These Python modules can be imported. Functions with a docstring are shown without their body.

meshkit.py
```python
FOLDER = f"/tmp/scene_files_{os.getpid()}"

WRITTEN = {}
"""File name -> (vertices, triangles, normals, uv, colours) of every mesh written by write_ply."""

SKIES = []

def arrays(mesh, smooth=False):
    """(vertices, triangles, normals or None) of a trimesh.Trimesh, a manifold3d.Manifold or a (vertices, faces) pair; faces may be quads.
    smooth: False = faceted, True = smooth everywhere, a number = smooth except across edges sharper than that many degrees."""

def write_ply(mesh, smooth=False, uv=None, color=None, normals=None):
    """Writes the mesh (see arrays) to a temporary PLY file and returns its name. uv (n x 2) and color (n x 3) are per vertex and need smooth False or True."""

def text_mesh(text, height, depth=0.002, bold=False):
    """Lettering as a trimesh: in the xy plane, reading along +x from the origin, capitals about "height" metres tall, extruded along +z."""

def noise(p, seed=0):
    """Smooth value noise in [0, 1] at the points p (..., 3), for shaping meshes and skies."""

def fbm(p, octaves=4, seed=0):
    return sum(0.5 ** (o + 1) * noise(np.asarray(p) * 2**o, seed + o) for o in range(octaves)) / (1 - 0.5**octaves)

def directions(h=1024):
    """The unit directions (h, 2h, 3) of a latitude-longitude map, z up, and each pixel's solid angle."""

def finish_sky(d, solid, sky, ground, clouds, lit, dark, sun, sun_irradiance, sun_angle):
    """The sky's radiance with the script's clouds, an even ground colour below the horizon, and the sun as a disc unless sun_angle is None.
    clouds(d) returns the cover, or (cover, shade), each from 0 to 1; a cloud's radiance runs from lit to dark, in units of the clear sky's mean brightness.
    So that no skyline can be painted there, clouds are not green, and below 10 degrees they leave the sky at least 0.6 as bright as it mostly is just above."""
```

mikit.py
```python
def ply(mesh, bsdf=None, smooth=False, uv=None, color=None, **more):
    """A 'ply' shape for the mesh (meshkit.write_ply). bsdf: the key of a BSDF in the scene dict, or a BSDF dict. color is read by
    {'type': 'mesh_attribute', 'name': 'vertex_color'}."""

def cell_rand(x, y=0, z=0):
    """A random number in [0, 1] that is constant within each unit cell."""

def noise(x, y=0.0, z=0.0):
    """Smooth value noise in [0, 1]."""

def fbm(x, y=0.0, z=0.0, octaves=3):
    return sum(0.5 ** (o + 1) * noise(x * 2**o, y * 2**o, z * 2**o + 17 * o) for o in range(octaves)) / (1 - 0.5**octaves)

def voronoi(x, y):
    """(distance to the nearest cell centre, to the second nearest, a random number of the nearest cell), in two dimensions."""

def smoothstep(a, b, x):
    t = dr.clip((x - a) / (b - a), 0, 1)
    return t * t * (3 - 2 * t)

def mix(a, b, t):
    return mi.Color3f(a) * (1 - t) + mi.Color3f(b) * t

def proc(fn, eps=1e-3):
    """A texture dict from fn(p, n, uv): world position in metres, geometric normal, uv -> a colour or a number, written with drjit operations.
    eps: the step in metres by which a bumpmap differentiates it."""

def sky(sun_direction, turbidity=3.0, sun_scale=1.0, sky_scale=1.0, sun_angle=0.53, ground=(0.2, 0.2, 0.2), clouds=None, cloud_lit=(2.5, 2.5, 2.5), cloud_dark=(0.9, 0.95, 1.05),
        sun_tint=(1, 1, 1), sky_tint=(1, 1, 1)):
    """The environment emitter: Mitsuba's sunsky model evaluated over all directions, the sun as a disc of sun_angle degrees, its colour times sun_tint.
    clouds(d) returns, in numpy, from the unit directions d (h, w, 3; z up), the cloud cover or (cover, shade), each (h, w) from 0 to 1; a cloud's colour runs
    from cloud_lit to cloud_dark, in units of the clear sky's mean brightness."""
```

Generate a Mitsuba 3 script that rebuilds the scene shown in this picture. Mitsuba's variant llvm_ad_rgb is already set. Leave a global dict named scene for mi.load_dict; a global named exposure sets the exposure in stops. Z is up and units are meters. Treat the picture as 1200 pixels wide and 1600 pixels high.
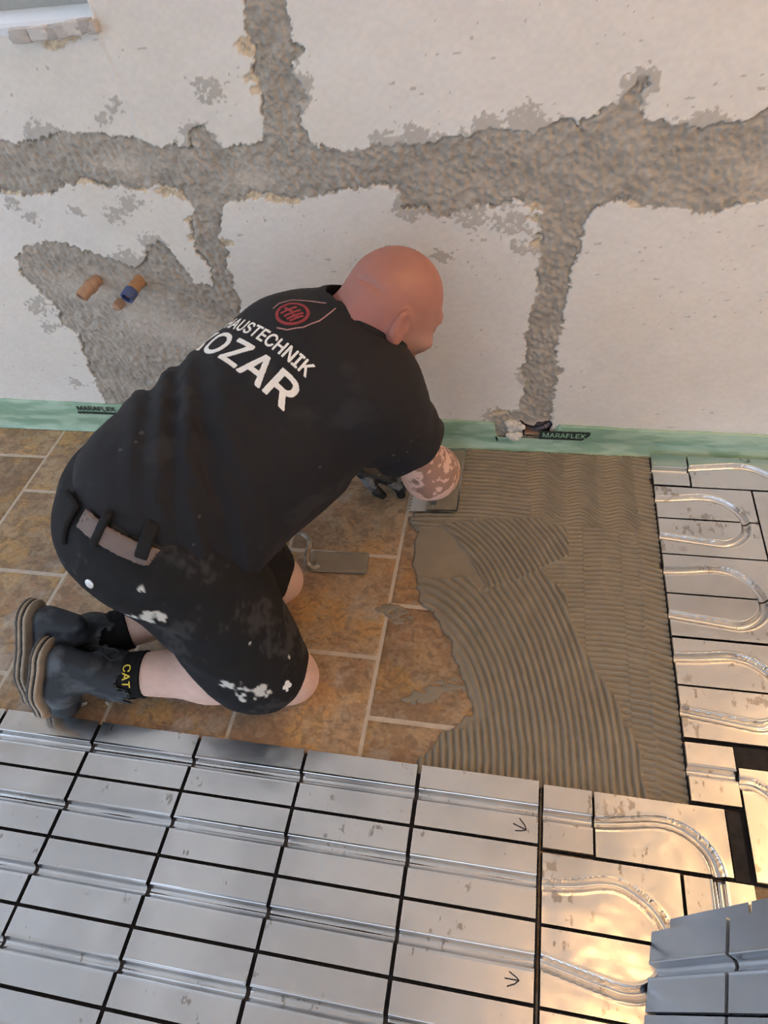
import math, random
import numpy as np, trimesh, shapely
from shapely.geometry import Polygon, LineString
from scipy import ndimage
import drjit as dr
import mitsuba as mi
import meshkit, mikit
from mikit import proc, ply, smoothstep, mix

rng = np.random.default_rng(7)
T = mi.ScalarTransform4f
scene, labels = {"type": "scene"}, {}

# ---------------------------------------------------------------- camera, sky, lamps, exposure
F_PIX = 1046.5                                                  # focal length in pixels of a 1200 wide picture
EYE = np.array([0, 0, 1.42])
LOOK = np.array([-0.189, 0.636, -0.748]); CAM_UP = np.array([-0.062, 0.752, 0.656])
scene["camera"] = {"type": "perspective", "fov_axis": "x", "fov": math.degrees(2 * math.atan(600 / F_PIX)),
                   "near_clip": 0.02, "far_clip": 100.0,
                   "to_world": T().look_at(origin=EYE.tolist(), target=(EYE + LOOK).tolist(), up=CAM_UP.tolist())}
scene["sky"] = mikit.sky((0.35, -0.5, 0.8), turbidity=3.0, sun_scale=0.0, sky_scale=5.8, ground=(.66, .67, .67),
                         clouds=lambda d: (np.full(d.shape[:2], .85), .25 * meshkit.fbm(d * 3, 3)), cloud_lit=(1.42, 1.68, 2.05), cloud_dark=(.9, 1.08, 1.32))
LAMPS = [((0.62, 0.30, 2.36), .13, (6.0, 3.0, 1.0)), ((1.75, 0.85, 2.30), .13, (27., 15.2, 5.9))]
exposure = 0.72

# ---------------------------------------------------------------- helpers
def bsdf(key, **k):
    scene[key] = {"type": "twosided", "material": {"type": "principled", **k}}
    return key
def rgb(*c): return {"type": "rgb", "value": list(c)}
def bumped(key, fn, scale, eps=1e-3, **k):
    scene[key] = {"type": "twosided", "material": {"type": "bumpmap", "arbitrary": proc(fn, eps), "scale": scale, "nested": {"type": "principled", **k}}}
    return key
used = {}
def key_for(name, parent=None):
    base = f"{parent}__{name}" if parent else name
    k = used.get(base, 0); used[base] = k + 1
    return base if k == 0 else f"{base}_{k:03d}"
def put(name, shape, parent=None, label=None, cat=None, group=None, kind=None, to=None):
    """one entry of the scene, with what is said of it"""
    key = key_for(name, parent)
    scene[key] = {**shape, "to_world": to} if to is not None else dict(shape)
    say(key, label, cat, group, kind)
    return key
def say(key, label=None, cat=None, group=None, kind=None):
    d = {a: b for a, b in (("label", label), ("category", cat), ("group", group), ("kind", kind)) if b}
    if d: labels[key] = d
def thing(name, label, cat, group=None):
    key = key_for(name); say(key, label, cat, group); return key
def box(x0, x1, y0, y1, z0, z1):
    m = trimesh.creation.box(extents=(x1 - x0, y1 - y0, z1 - z0)); m.apply_translation(((x0 + x1) / 2, (y0 + y1) / 2, (z0 + z1) / 2)); return m
def join(*ms): return trimesh.util.concatenate([m if isinstance(m, trimesh.Trimesh) else trimesh.Trimesh(*m, process=False) for m in ms])
def gridmesh(P):
    """a sheet from points (n, m, 3)"""
    n, m = P.shape[:2]; i = np.arange(n * m).reshape(n, m)
    q = np.stack([i[:-1, :-1], i[1:, :-1], i[1:, 1:], i[:-1, 1:]], -1).reshape(-1, 4)
    return P.reshape(-1, 3), np.vstack([q[:, [0, 1, 2]], q[:, [0, 2, 3]]])
def tube(path, r, n=12, caps=True):
    """a round tube along a path, radius r (a number or one per point)"""
    P = np.asarray(path, float); r = np.full(len(P), r) if np.isscalar(r) else np.asarray(r, float)
    t = np.gradient(P, axis=0); t /= np.linalg.norm(t, axis=1, keepdims=True)
    u = np.cross(t[0], [.3, .2, .9]); u /= np.linalg.norm(u); rings = []
    for k in range(len(P)):
        u = u - (u @ t[k]) * t[k]; u /= np.linalg.norm(u); w = np.cross(t[k], u); a = np.linspace(0, 2 * np.pi, n, endpoint=False)
        rings.append(P[k] + r[k] * (np.cos(a)[:, None] * u + np.sin(a)[:, None] * w))
    v = np.vstack(rings); f = []
    for k in range(len(P) - 1):
        for j in range(n):
            a, b, c, d = k * n + j, k * n + (j + 1) % n, (k + 1) * n + (j + 1) % n, (k + 1) * n + j
            f += [(a, b, c), (a, c, d)]
    if caps:
        v = np.vstack([v, P[0], P[-1]]); s, e = len(v) - 2, len(v) - 1; o = (len(P) - 1) * n
        for j in range(n): f += [(s, (j + 1) % n, j), (e, o + j, o + (j + 1) % n)]
    return trimesh.Trimesh(v, np.array(f), process=False)
def spline(P, n=40):
    from scipy.interpolate import CubicSpline
    P = np.asarray(P, float); t = np.r_[0, np.cumsum(np.linalg.norm(np.diff(P, axis=0), axis=1))]
    return CubicSpline(t, P)(np.linspace(0, t[-1], n))
def rough(p, size, octaves=3, seed=0): return meshkit.fbm(np.asarray(p) / size, octaves, seed) - .5
def inside(poly, x, y): return shapely.contains_xy(Polygon(poly).buffer(0), x, y)
# ---------------------------------------------------------------- measured outlines, metres
MORTAR = [(-0.560, 1.370), (-0.568, 1.133), (-0.573, 1.093), (-0.571, 1.061), (-0.568, 1.022), (-0.570, 0.970), (-0.581, 0.915), (-0.588, 0.876), (-0.614, 0.873), (-0.688, 0.879), (-0.697, 0.903), (-0.714, 0.924), (-0.746, 0.912), (-0.763, 0.879), (-0.823, 0.879), (-0.850, 0.883), (-0.874, 0.901), (-0.950, 0.911), (-1.060, 0.918), (-1.151, 0.902), (-1.235, 0.906), (-1.920, 0.925), (-1.920, 0.800), (-1.304, 0.792), (-1.217, 0.786), (-1.126, 0.790), (-1.059, 0.819), (-1.017, 0.799), (-0.951, 0.794), (-0.869, 0.792), (-0.816, 0.779), (-0.802, 0.748), (-0.829, 0.668), (-0.826, 0.626), (-0.805, 0.582), (-0.812, 0.531), (-0.838, 0.535), (-0.871, 0.546), (-0.882, 0.592), (-0.904, 0.632), (-0.921, 0.656), (-0.965, 0.645), (-0.986, 0.601), (-1.014, 0.583), (-1.035, 0.598), (-1.093, 0.615), (-1.131, 0.633), (-1.180, 0.648), (-1.240, 0.661), (-1.310, 0.655), (-1.358, 0.623), (-1.375, 0.576), (-1.361, 0.547), (-1.333, 0.508), (-1.313, 0.467), (-1.331, 0.414), (-1.294, 0.382), (-1.295, 0.337), (-1.308, 0.266), (-1.321, 0.192), (-1.321, 0.119), (-1.376, -0.001), (-0.984, 0.020), (-0.831, 0.208), (-0.759, 0.430), (-0.752, 0.508), (-0.752, 0.582), (-0.752, 0.651), (-0.733, 0.731), (-0.720, 0.749), (-0.659, 0.762), (-0.645, 0.774), (-0.543, 0.756), (-0.480, 0.762), (-0.411, 0.767), (-0.387, 0.778), (-0.299, 0.778), (-0.289, 0.757), (-0.294, 0.733), (-0.238, 0.720), (-0.187, 0.707), (-0.151, 0.718), (-0.101, 0.728), (-0.045, 0.737), (0.003, 0.731), (0.018, 0.721), (0.019, 0.699), (0.021, 0.609), (0.022, 0.509), (0.006, 0.438), (0.003, 0.361), (-0.001, 0.279), (0.012, 0.191), (-0.004, 0.144), (-0.072, 0.117), (-0.073, -0.011), (0.106, 0.000), (0.090, 0.124), (0.088, 0.216), (0.099, 0.281), (0.084, 0.362), (0.092, 0.438), (0.097, 0.543), (0.112, 0.608), (0.113, 0.683), (0.127, 0.711), (0.152, 0.725), (0.225, 0.720), (0.292, 0.710), (0.370, 0.706), (0.405, 0.716), (0.451, 0.728), (0.990, 0.755), (0.990, 0.930), (0.422, 0.905), (0.386, 0.873), (0.317, 0.874), (0.288, 0.874), (0.256, 0.885), (0.208, 0.889), (0.192, 0.932), (0.192, 0.975), (0.169, 0.944), (0.144, 0.918), (0.097, 0.903), (0.080, 0.892), (0.049, 0.901), (0.012, 0.889), (-0.025, 0.873), (-0.051, 0.884), (-0.090, 0.888), (-0.116, 0.883), (-0.182, 0.873), (-0.250, 0.863), (-0.320, 0.862), (-0.355, 0.858), (-0.405, 0.856), (-0.460, 0.871), (-0.483, 0.885), (-0.494, 0.917), (-0.491, 0.948), (-0.466, 0.953), (-0.480, 0.989), (-0.486, 1.023), (-0.453, 1.054), (-0.485, 1.061), (-0.483, 1.097), (-0.483, 1.127), (-0.478, 1.370)]
OCHRE = [(-0.573, 1.063), (-0.566, 1.052), (-0.568, 1.005), (-0.564, 0.981), (-1.266, 0.796), (-1.196, 0.792), (-0.927, 0.794), (-0.857, 0.780), (-0.811, 0.771), (-0.650, 0.767), (-0.589, 0.761), (0.011, 0.725), (0.021, 0.699), (0.024, 0.640), (0.224, 0.726), (0.231, 0.763), (0.266, 0.775), (-0.768, 0.617), (-0.746, 0.651), (-0.807, 0.709), (-0.812, 0.668), (-1.016, 1.104), (-0.994, 1.088), (-0.951, 1.100), (-0.057, 0.130), (-0.634, 0.769), (-0.551, 0.754), (-1.061, 0.816)]
SMEAR = [(-0.947, 0.950), (-1.122, 0.925), (-0.749, 0.903), (-0.318, 0.879), (-0.249, 0.880), (-0.103, 0.894), (-0.908, 0.968), (-0.026, 0.903), (0.185, 0.954), (-1.251, 0.726), (-1.116, 0.739), (-1.014, 0.729), (-0.961, 0.752), (-1.287, 0.760), (-0.274, 0.728), (-0.129, 0.695), (-0.206, 0.611), (-0.043, 0.686), (0.315, 0.882), (-0.473, 0.988), (-0.494, 0.954), (-1.026, 0.620), (-1.390, 0.190), (-1.364, 0.487), (-1.376, 0.467), (-1.379, 0.403), (-0.694, 1.000), (-0.677, 0.987), (-0.019, 0.633), (-0.946, 0.662), (0.008, 0.257), (-0.075, 0.117)]
BED = [(-0.226, 1.473), (-0.091, 1.487), (0.378, 1.485), (0.381, 0.486), (0.220, 0.479), (-0.164, 0.479), (-0.170, 0.525), (-0.129, 0.580), (-0.091, 0.614), (-0.062, 0.644), (-0.080, 0.684), (-0.101, 0.737), (-0.124, 0.814), (-0.172, 0.873), (-0.215, 0.906), (-0.232, 0.957), (-0.255, 1.037), (-0.261, 1.101), (-0.249, 1.142), (-0.281, 1.179), (-0.272, 1.239), (-0.253, 1.290)]
SMOOTH = [(-0.267, 1.145), (-0.191, 1.170), (-0.112, 1.076), (-0.054, 0.979), (-0.069, 0.958), (-0.097, 1.001), (-0.154, 0.995), (-0.219, 0.988), (-0.241, 0.966), (-0.260, 1.036)]
CENT = [(-0.351, 0.839), (-0.270, 0.498), (-0.017, 0.460)]
REGC = [(-0.199, 1.170), (-0.105, 1.194), (-0.002, 1.210), (0.083, 1.217), (0.142, 1.181), (0.150, 1.096), (0.079, 1.048), (0.008, 0.997), (-0.054, 0.971)]
REGD = [(-0.236, 0.987), (-0.097, 1.001), (-0.061, 0.955), (0.008, 1.001), (0.062, 1.057), (0.134, 0.985), (0.170, 0.835), (0.243, 0.716), (0.288, 0.593), (0.293, 0.491), (-0.165, 0.485), (-0.260, 0.638)]
REGB = [(0.013, 1.480), (0.323, 1.482), (0.329, 1.187), (0.151, 1.200), (0.031, 1.240)]
REGA = [(-0.329, 1.501), (0.022, 1.489), (0.050, 1.207), (-0.122, 1.192), (-0.281, 1.179)]
SM1 = [(-0.320, 0.889), (-0.265, 0.905), (-0.235, 0.870), (-0.272, 0.848), (-0.289, 0.864)]
SM2 = [(-0.211, 0.660), (-0.151, 0.707), (-0.088, 0.722), (-0.080, 0.692), (-0.134, 0.682), (-0.181, 0.651)]
SM3 = [(-0.299, 1.299), (-0.245, 1.286), (-0.250, 1.217), (-0.263, 1.180)]
TROW = [(-0.538, 1.053), (-0.368, 1.056), (-0.363, 0.984), (-0.525, 0.983), (-0.601, 1.086), (-0.553, 1.079)]
PAN = [(0.063, 0.408), (0.050, 0.426), (0.044, 0.404), (0.038, 0.416), (0.059, 0.164), (0.042, 0.173), (0.040, 0.154), (0.035, 0.163)]
# ---------------------------------------------------------------- the wall: plaster with mortar-filled chases
WY = 1.5
HX = .0030
xs, zs = np.arange(-1.90, .9801, HX), np.arange(0, 1.3601, HX)
gx, gz = np.meshgrid(xs, zs, indexing='ij'); sh = gx.shape
p3 = np.stack([gx, gz * 0, gz], -1).reshape(-1, 3)
jit = lambda seed: (rough(p3, .035, 4, seed) * .026 + rough(p3, .008, 2, seed + 9) * .016).reshape(sh)
mort = inside(MORTAR, gx + jit(1), gz + jit(2))
mort = ndimage.binary_opening(mort, iterations=1) | ndimage.binary_erosion(mort, iterations=3)
sd = (ndimage.distance_transform_edt(mort) - ndimage.distance_transform_edt(~mort)) * HX     # > 0 in the mortar
stip = (rough(p3 * [1, 1, 1.0], .009, 2, 5)).reshape(sh); lump = rough(p3, .05, 3, 6).reshape(sh); wave = rough(p3, .25, 3, 7).reshape(sh)
rub = (rough(np.stack([p3[:, 0] * .8 + p3[:, 2] * .6, p3[:, 1], (p3[:, 2] * .8 - p3[:, 0] * .6) * .45], -1), .0066, 1, 11)).reshape(sh)
flat = np.zeros(sh)                                                                          # steel-floated spots in the mortar
for (cx, cz, rx, rz) in ((-.93, .845, .06, .022), (-1.36, .835, .05, .03), (-.63, .80, .05, .03), (-1.20, .52, .10, .035), (-1.06, .45, .10, .05), (-.95, .38, .16, .06), (.50, .78, .10, .05)):
    flat = np.maximum(flat, np.exp(-(((gx - cx) / rx) ** 2 + ((gz - cz) / rz) ** 2)))
h_mort = -.0005 + lump * .006 + (stip * .004 + rub * .0085) * (1 - .85 * flat)
edge = np.exp(-(sd / .005) ** 2) * (rough(p3, .05, 2, 21).reshape(sh) > -.02)
h_mort = h_mort - edge * .0075
h_pl = .0015 + wave * .004 + lump * .0012 + stip * .0010
k = np.clip(sd / .004 + .5, 0, 1)
seam = np.abs(gx - (-.905 + (1.16 - gz) * .16 + rough(p3, .1, 2, 77).reshape(sh) * .02)) * (1 + 60 * np.clip(.90 - gz, 0, 1))
h_pl = h_pl + .0022 * np.exp(-(seam / .005) ** 2) - .0012 * np.clip(1 - np.abs(gx + .88) / .02, 0, 1)
hh = h_pl * (1 - k) + h_mort * k
smear = np.zeros(sh)
for i, (cx, cz) in enumerate(SMEAR):
    r1 = .022 + .022 * ((i * 37) % 10) / 10
    smear = np.maximum(smear, np.exp(-(((gx - cx) / (r1 * 1.35)) ** 2 + ((gz - cz) / r1) ** 2)))
fine = rough(p3, .009, 3, 31).reshape(sh); vert = rough(p3 * [1, 1, .35], .006, 2, 33).reshape(sh)
fringe = np.exp(np.minimum(sd, 0) / .012)
dirty = (smear * .95 + fringe * .72 + fine * 1.1 + vert * .5 > .74) & ~mort
speck = (meshkit.noise(p3 / .011, 41).reshape(sh) > .93) & (meshkit.noise(p3 / .12, 42).reshape(sh) > .56) & ~mort
och = np.zeros(sh)
for (cx, cz) in OCHRE: och = np.maximum(och, np.exp(-(((gx - cx) / .030) ** 2 + ((gz - cz) / .014) ** 2)))
ochre = (och + fine * 1.0 > .52) & (sd < .004) & ((sd > -.03) | (gz > 1.06))
hh = np.where(ochre & ~mort, hh - .004 + fine * .006, hh) + np.where(dirty, .0010, 0)
tone = (1 + .10 * wave + .06 * lump + .10 * stip)[..., None]
C = np.array([.77, .74, .69]) * tone
yel = smoothstep_np = np.clip((rough(p3, .45, 3, 51).reshape(sh) - .02) / .14, 0, 1)[..., None]
C = C * (1 - .35 * yel) + .35 * yel * np.array([.76, .70, .60]) * tone                        # old distemper stains
M_ = np.array([.430, .390, .335]) * (1 + .40 * lump + .35 * stip + .40 * flat)[..., None]
gre = np.array([.37, .345, .305]) * (1 + .5 * fine)[..., None]
C = np.where((dirty | speck)[..., None], C * (.35 - .5 * fine[..., None]) + gre * (.65 + .5 * fine[..., None]), C)
C = np.where(ochre[..., None], np.array([.60, .49, .35]) * (1 + 1.1 * fine)[..., None], C)
kk = np.clip(sd / .003 + .5, 0, 1)[..., None]
C = np.where(ochre[..., None] & (sd < .002)[..., None], C, C * (1 - kk) + M_ * kk)
C = np.clip(C, .02, .9)
# the broken socket hole and the window opening
hole = inside([(-.030, .060), (-.020, .100), (.000, .108), (.012, .094), (.030, .086), (.050, .090), (.058, .104), (.082, .108), (.092, .090), (.088, .058), (.060, .048), (.030, .046), (.000, .044)], gx + jit(3) * .6, gz + jit(4) * .6)
wnd = (gx < -.885) & (gz > 1.125)
v, f = gridmesh(np.stack([gx, WY - hh, gz], -1)); f = f[:, ::-1]
cut = (hole | wnd).ravel(); mm = mort.ravel()
f = f[~cut[f].any(1)]
isM = mm[f].sum(1) >= 2
def part_of(fs):
    u, inv = np.unique(fs, return_inverse=True); return (v[u], inv.reshape(-1, 3)), C.reshape(-1, 3)[u]
bumped("mortar_render", lambda p, n, uv: mikit.noise(p.x * 150 + p.z * 90, p.z * 300 - p.x * 80, p.y * 50) + .5 * mikit.noise(p.x * 420, p.z * 420, 3.), .0030, 1e-3, base_color={"type": "mesh_attribute", "name": "vertex_color"}, roughness=.95, specular=.15)
bumped("wall_render", lambda p, n, uv: mikit.fbm(p.x * 120, p.z * 120, p.y * 50, 3), .0007, 1e-3, base_color={"type": "mesh_attribute", "name": "vertex_color"}, roughness=.92, specular=.2)
bsdf("plain_plaster", base_color=rgb(.76, .73, .68), roughness=.92, specular=.2)
bsdf("ceiling_paint", base_color=rgb(.84, .84, .83), roughness=.9, specular=.2)
m, c = part_of(f[~isM]); scene["wall_back"] = ply(m, "wall_render", True, color=c); say("wall_back", "white plaster wall with grey mortar-filled chases", kind="structure")
m, c = part_of(f[isM]); put("mortar_filling", ply(m, "mortar_render", True, color=c), "wall_back", label="rough grey mortar filling the pipe chases in the plaster")
WB = [box(-3.2, -1.90, WY - .001, 1.70, -.05, 2.6), box(-1.90, -.885, 1.512, 1.70, -.05, 1.122), box(-.885, .98, 1.512, 1.70, .13, 1.36), box(-.885, -.06, 1.512, 1.70, -.05, .13), box(.12, .98, 1.512, 1.70, -.05, .13), box(-.06, .12, 1.56, 1.70, -.05, .13),
      box(-1.90, -.885, WY - .001, 1.70, 2.25, 2.6), box(-.885, .98, WY - .001, 1.70, 1.36, 2.6), box(.98, 2.3, WY - .001, 1.70, -.05, 2.6)]
put("masonry", ply(join(*WB), "plain_plaster"), "wall_back")
# rest of the room
put("wall_left", ply(join(box(-3.2, -3.0, .95, 1.5, -.05, 2.6), box(-3.2, -3.0, -3.4, -2.7, -.05, 2.6), box(-3.2, -3.0, -2.7, .95, 2.3, 2.6)), "plain_plaster"), kind="structure", label="plastered wall with a wide terrace opening")
put("wall_right", ply(box(2.1, 2.3, -3.4, 1.5, -.05, 2.6), "plain_plaster"), kind="structure", label="plain plastered side wall")
put("wall_front", ply(join(box(-3.2, -2.4, -3.6, -3.4, -.05, 2.6), box(.9, 2.3, -3.6, -3.4, -.05, 2.6), box(-2.4, .9, -3.6, -3.4, 2.3, 2.6)), "plain_plaster"), kind="structure", label="plastered wall with a wide opening behind the camera")
put("ceiling", ply(box(-3.2, 2.3, -3.6, 1.7, 2.55, 2.7), "ceiling_paint"), kind="structure", label="white ceiling")
# window: sill, frame, pane, reveal
bsdf("white_paint", base_color=rgb(.80, .82, .85), roughness=.35)
bsdf("grey_frame", base_color=rgb(.36, .36, .33), roughness=.5)
scene["pane_glass"] = {"type": "thindielectric"}
thing_w = put("window", ply(join(box(-1.90, -.885, 1.60, 1.66, 1.128, 1.19), box(-1.90, -.885, 1.60, 1.66, 2.19, 2.25), box(-1.90, -1.84, 1.60, 1.66, 1.19, 2.19), box(-.945, -.885, 1.60, 1.66, 1.19, 2.19)), "grey_frame"), kind="structure", label="window in the plaster wall, grey frame")
labels[thing_w]["label"] = "grey window frame above the white sill, top left"
sillp = [(x, y) for x, y in ((1.497, 1.108), (1.602, 1.108), (1.602, 1.131), (1.500, 1.128), (1.494, 1.122))]
sm = trimesh.creation.extrude_polygon(Polygon(sillp), 1.015); sm.vertices = np.stack([-.885 - sm.vertices[:, 2], sm.vertices[:, 0], sm.vertices[:, 1]], -1); sm.fix_normals()
put("sill", ply(sm, "white_paint"), thing_w, label="white painted window sill")
pane = gridmesh(np.array([[[-1.85, 1.63, 1.18], [-1.85, 1.63, 2.2]], [[-.935, 1.63, 1.18], [-.935, 1.63, 2.2]]]))
put("pane", ply(pane, "pane_glass"), thing_w)
put("reveal", ply(join(box(-.886, -.880, 1.499, 1.60, 1.122, 2.26)), "plain_plaster"), thing_w)
# broken masonry under the sill
stone_col = [bsdf(f"broken_stone_{i}", base_color=rgb(*c), roughness=.95) for i, c in enumerate(((.50, .46, .42), (.60, .56, .52), (.42, .39, .36)))]
for i, (x, z, w, t) in enumerate(((-1.055, 1.108, .026, .014), (-1.010, 1.110, .024, .013), (-.983, 1.109, .016, .012), (-.957, 1.111, .018, .013), (-.930, 1.114, .020, .013), (-.905, 1.116, .018, .012), (-.889, 1.113, .012, .012))):
    s = trimesh.creation.icosphere(subdivisions=3); q = s.vertices / np.maximum(np.abs(s.vertices).max(1, keepdims=True), .6) * .9
    q = q * (1 + .35 * rough(q + i * 7, .7, 3, i)[:, None])
    put("broken_stone", ply((q * [w, .016, t] + [x, 1.494, z], s.faces), stone_col[i % 3], True), "wall_back")

# ---------------------------------------------------------------- floor tiles
bsdf("grout", base_color=proc(lambda p, n, uv: mix((.50, .42, .33), (.62, .54, .44), mikit.fbm(p.x * 60, p.y * 60, 0., 3))), roughness=.95, specular=.2)
put("floor", ply(box(-3.2, 2.3, -3.6, 1.52, -.06, -.0022), "grout"), kind="structure", label="tiled floor with pale grout")
def tile_colour(p, n, uv):
    tx = dr.floor((p.x + .293) / .3075); odd = dr.abs(tx - 2 * dr.floor(tx / 2)); ty = dr.floor((p.y - .603 - .1495 * odd) / .3015)
    a = mikit.cell_rand(tx, ty, 3); b = mikit.cell_rand(tx, ty, 5)
    x, y = p.x + a * 9, p.y + b * 7
    big = mikit.fbm(x * 8, y * 8, 1., 4); mid = mikit.fbm(x * 40, y * 46, 4., 4); wx = x * 48 + 3 * big; wy = y * 96 + 4 * mikit.noise(x * 30, y * 30)
    vein = mikit.fbm(wx, wy, 7., 4); fineg = mikit.fbm(x * 150, y * 170, 2., 3)
    c = mix((.300, .196, .118), (.43, .300, .178), smoothstep(.30, .70, big))
    c = mix(c, (.47, .285, .110), smoothstep(.48, .62, mikit.fbm(x * 11 + 5, y * 11, 9., 4)) * .7)
    c = mix(c, (.33, .185, .105), smoothstep(.54, .68, mikit.fbm(x * 12 + 9, y * 12, 15., 4)) * .5)
    c = mix(c, (.215, .145, .095), smoothstep(.50, .62, vein) * .55)
    c = mix(c, (.46, .375, .270), smoothstep(.55, .66, mid) * .35)
    c = mix(c, (.48, .45, .41), smoothstep(.66, .76, mikit.fbm(p.x * 8, p.y * 8, 21., 4)) * .35)
    c = c * (.70 + .48 * fineg)
    return c * (.84 + .32 * a)
def tile_rough(p, n, uv): return .34 + .30 * mikit.fbm(p.x * 40, p.y * 40, 2., 3)
bumped("slate_tile", lambda p, n, uv: mikit.fbm(p.x * 45 + 3 * mikit.noise(p.x * 9, p.y * 9), p.y * 60, 3., 4), .0022, 8e-4, base_color=proc(tile_colour), roughness=proc(tile_rough), specular=.45)
def tile_mesh(x0, y0, w, d, seed):
    n = 12; a = np.r_[-.0022, 0, .003, np.linspace(.012, w - .012, n), w - .003, w, w + .0022][1:-1]; b = np.r_[0, .003, np.linspace(.012, d - .012, n), d - .003, d]
    X, Y = np.meshgrid(a, b, indexing='ij'); Z = np.zeros_like(X)
    Z += rough(np.stack([X + x0, Y + y0, X * 0 + seed], -1).reshape(-1, 3), .05, 3, 3).reshape(X.shape) * .0022 - .0006
    e = np.minimum(np.minimum(X, w - X), np.minimum(Y, d - Y)); Z -= .0028 * (1 - np.clip(e / .006, 0, 1)) ** 2
    Z[0] = Z[-1] = -.0045; Z[:, 0] = Z[:, -1] = -.0045
    return gridmesh(np.stack([X + x0, Y + y0, Z], -1))
for i in range(-7, 5):
    for j in range(-7, 4):
        x0 = -.293 + .3075 * i; y0 = .603 + .1495 * (i % 2) + .3015 * j
        if x0 > .40 or (y0 + .30 < .35 and x0 > -1.0): continue
        y1 = min(y0 + .2965, 1.512)
        if y1 - y0 < .03: continue
        put("tile", ply(tile_mesh(x0 + .0025, y0 + .0025, .3025, y1 - y0 - .0025, i * 31 + j), "slate_tile", 40), "floor")

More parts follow.
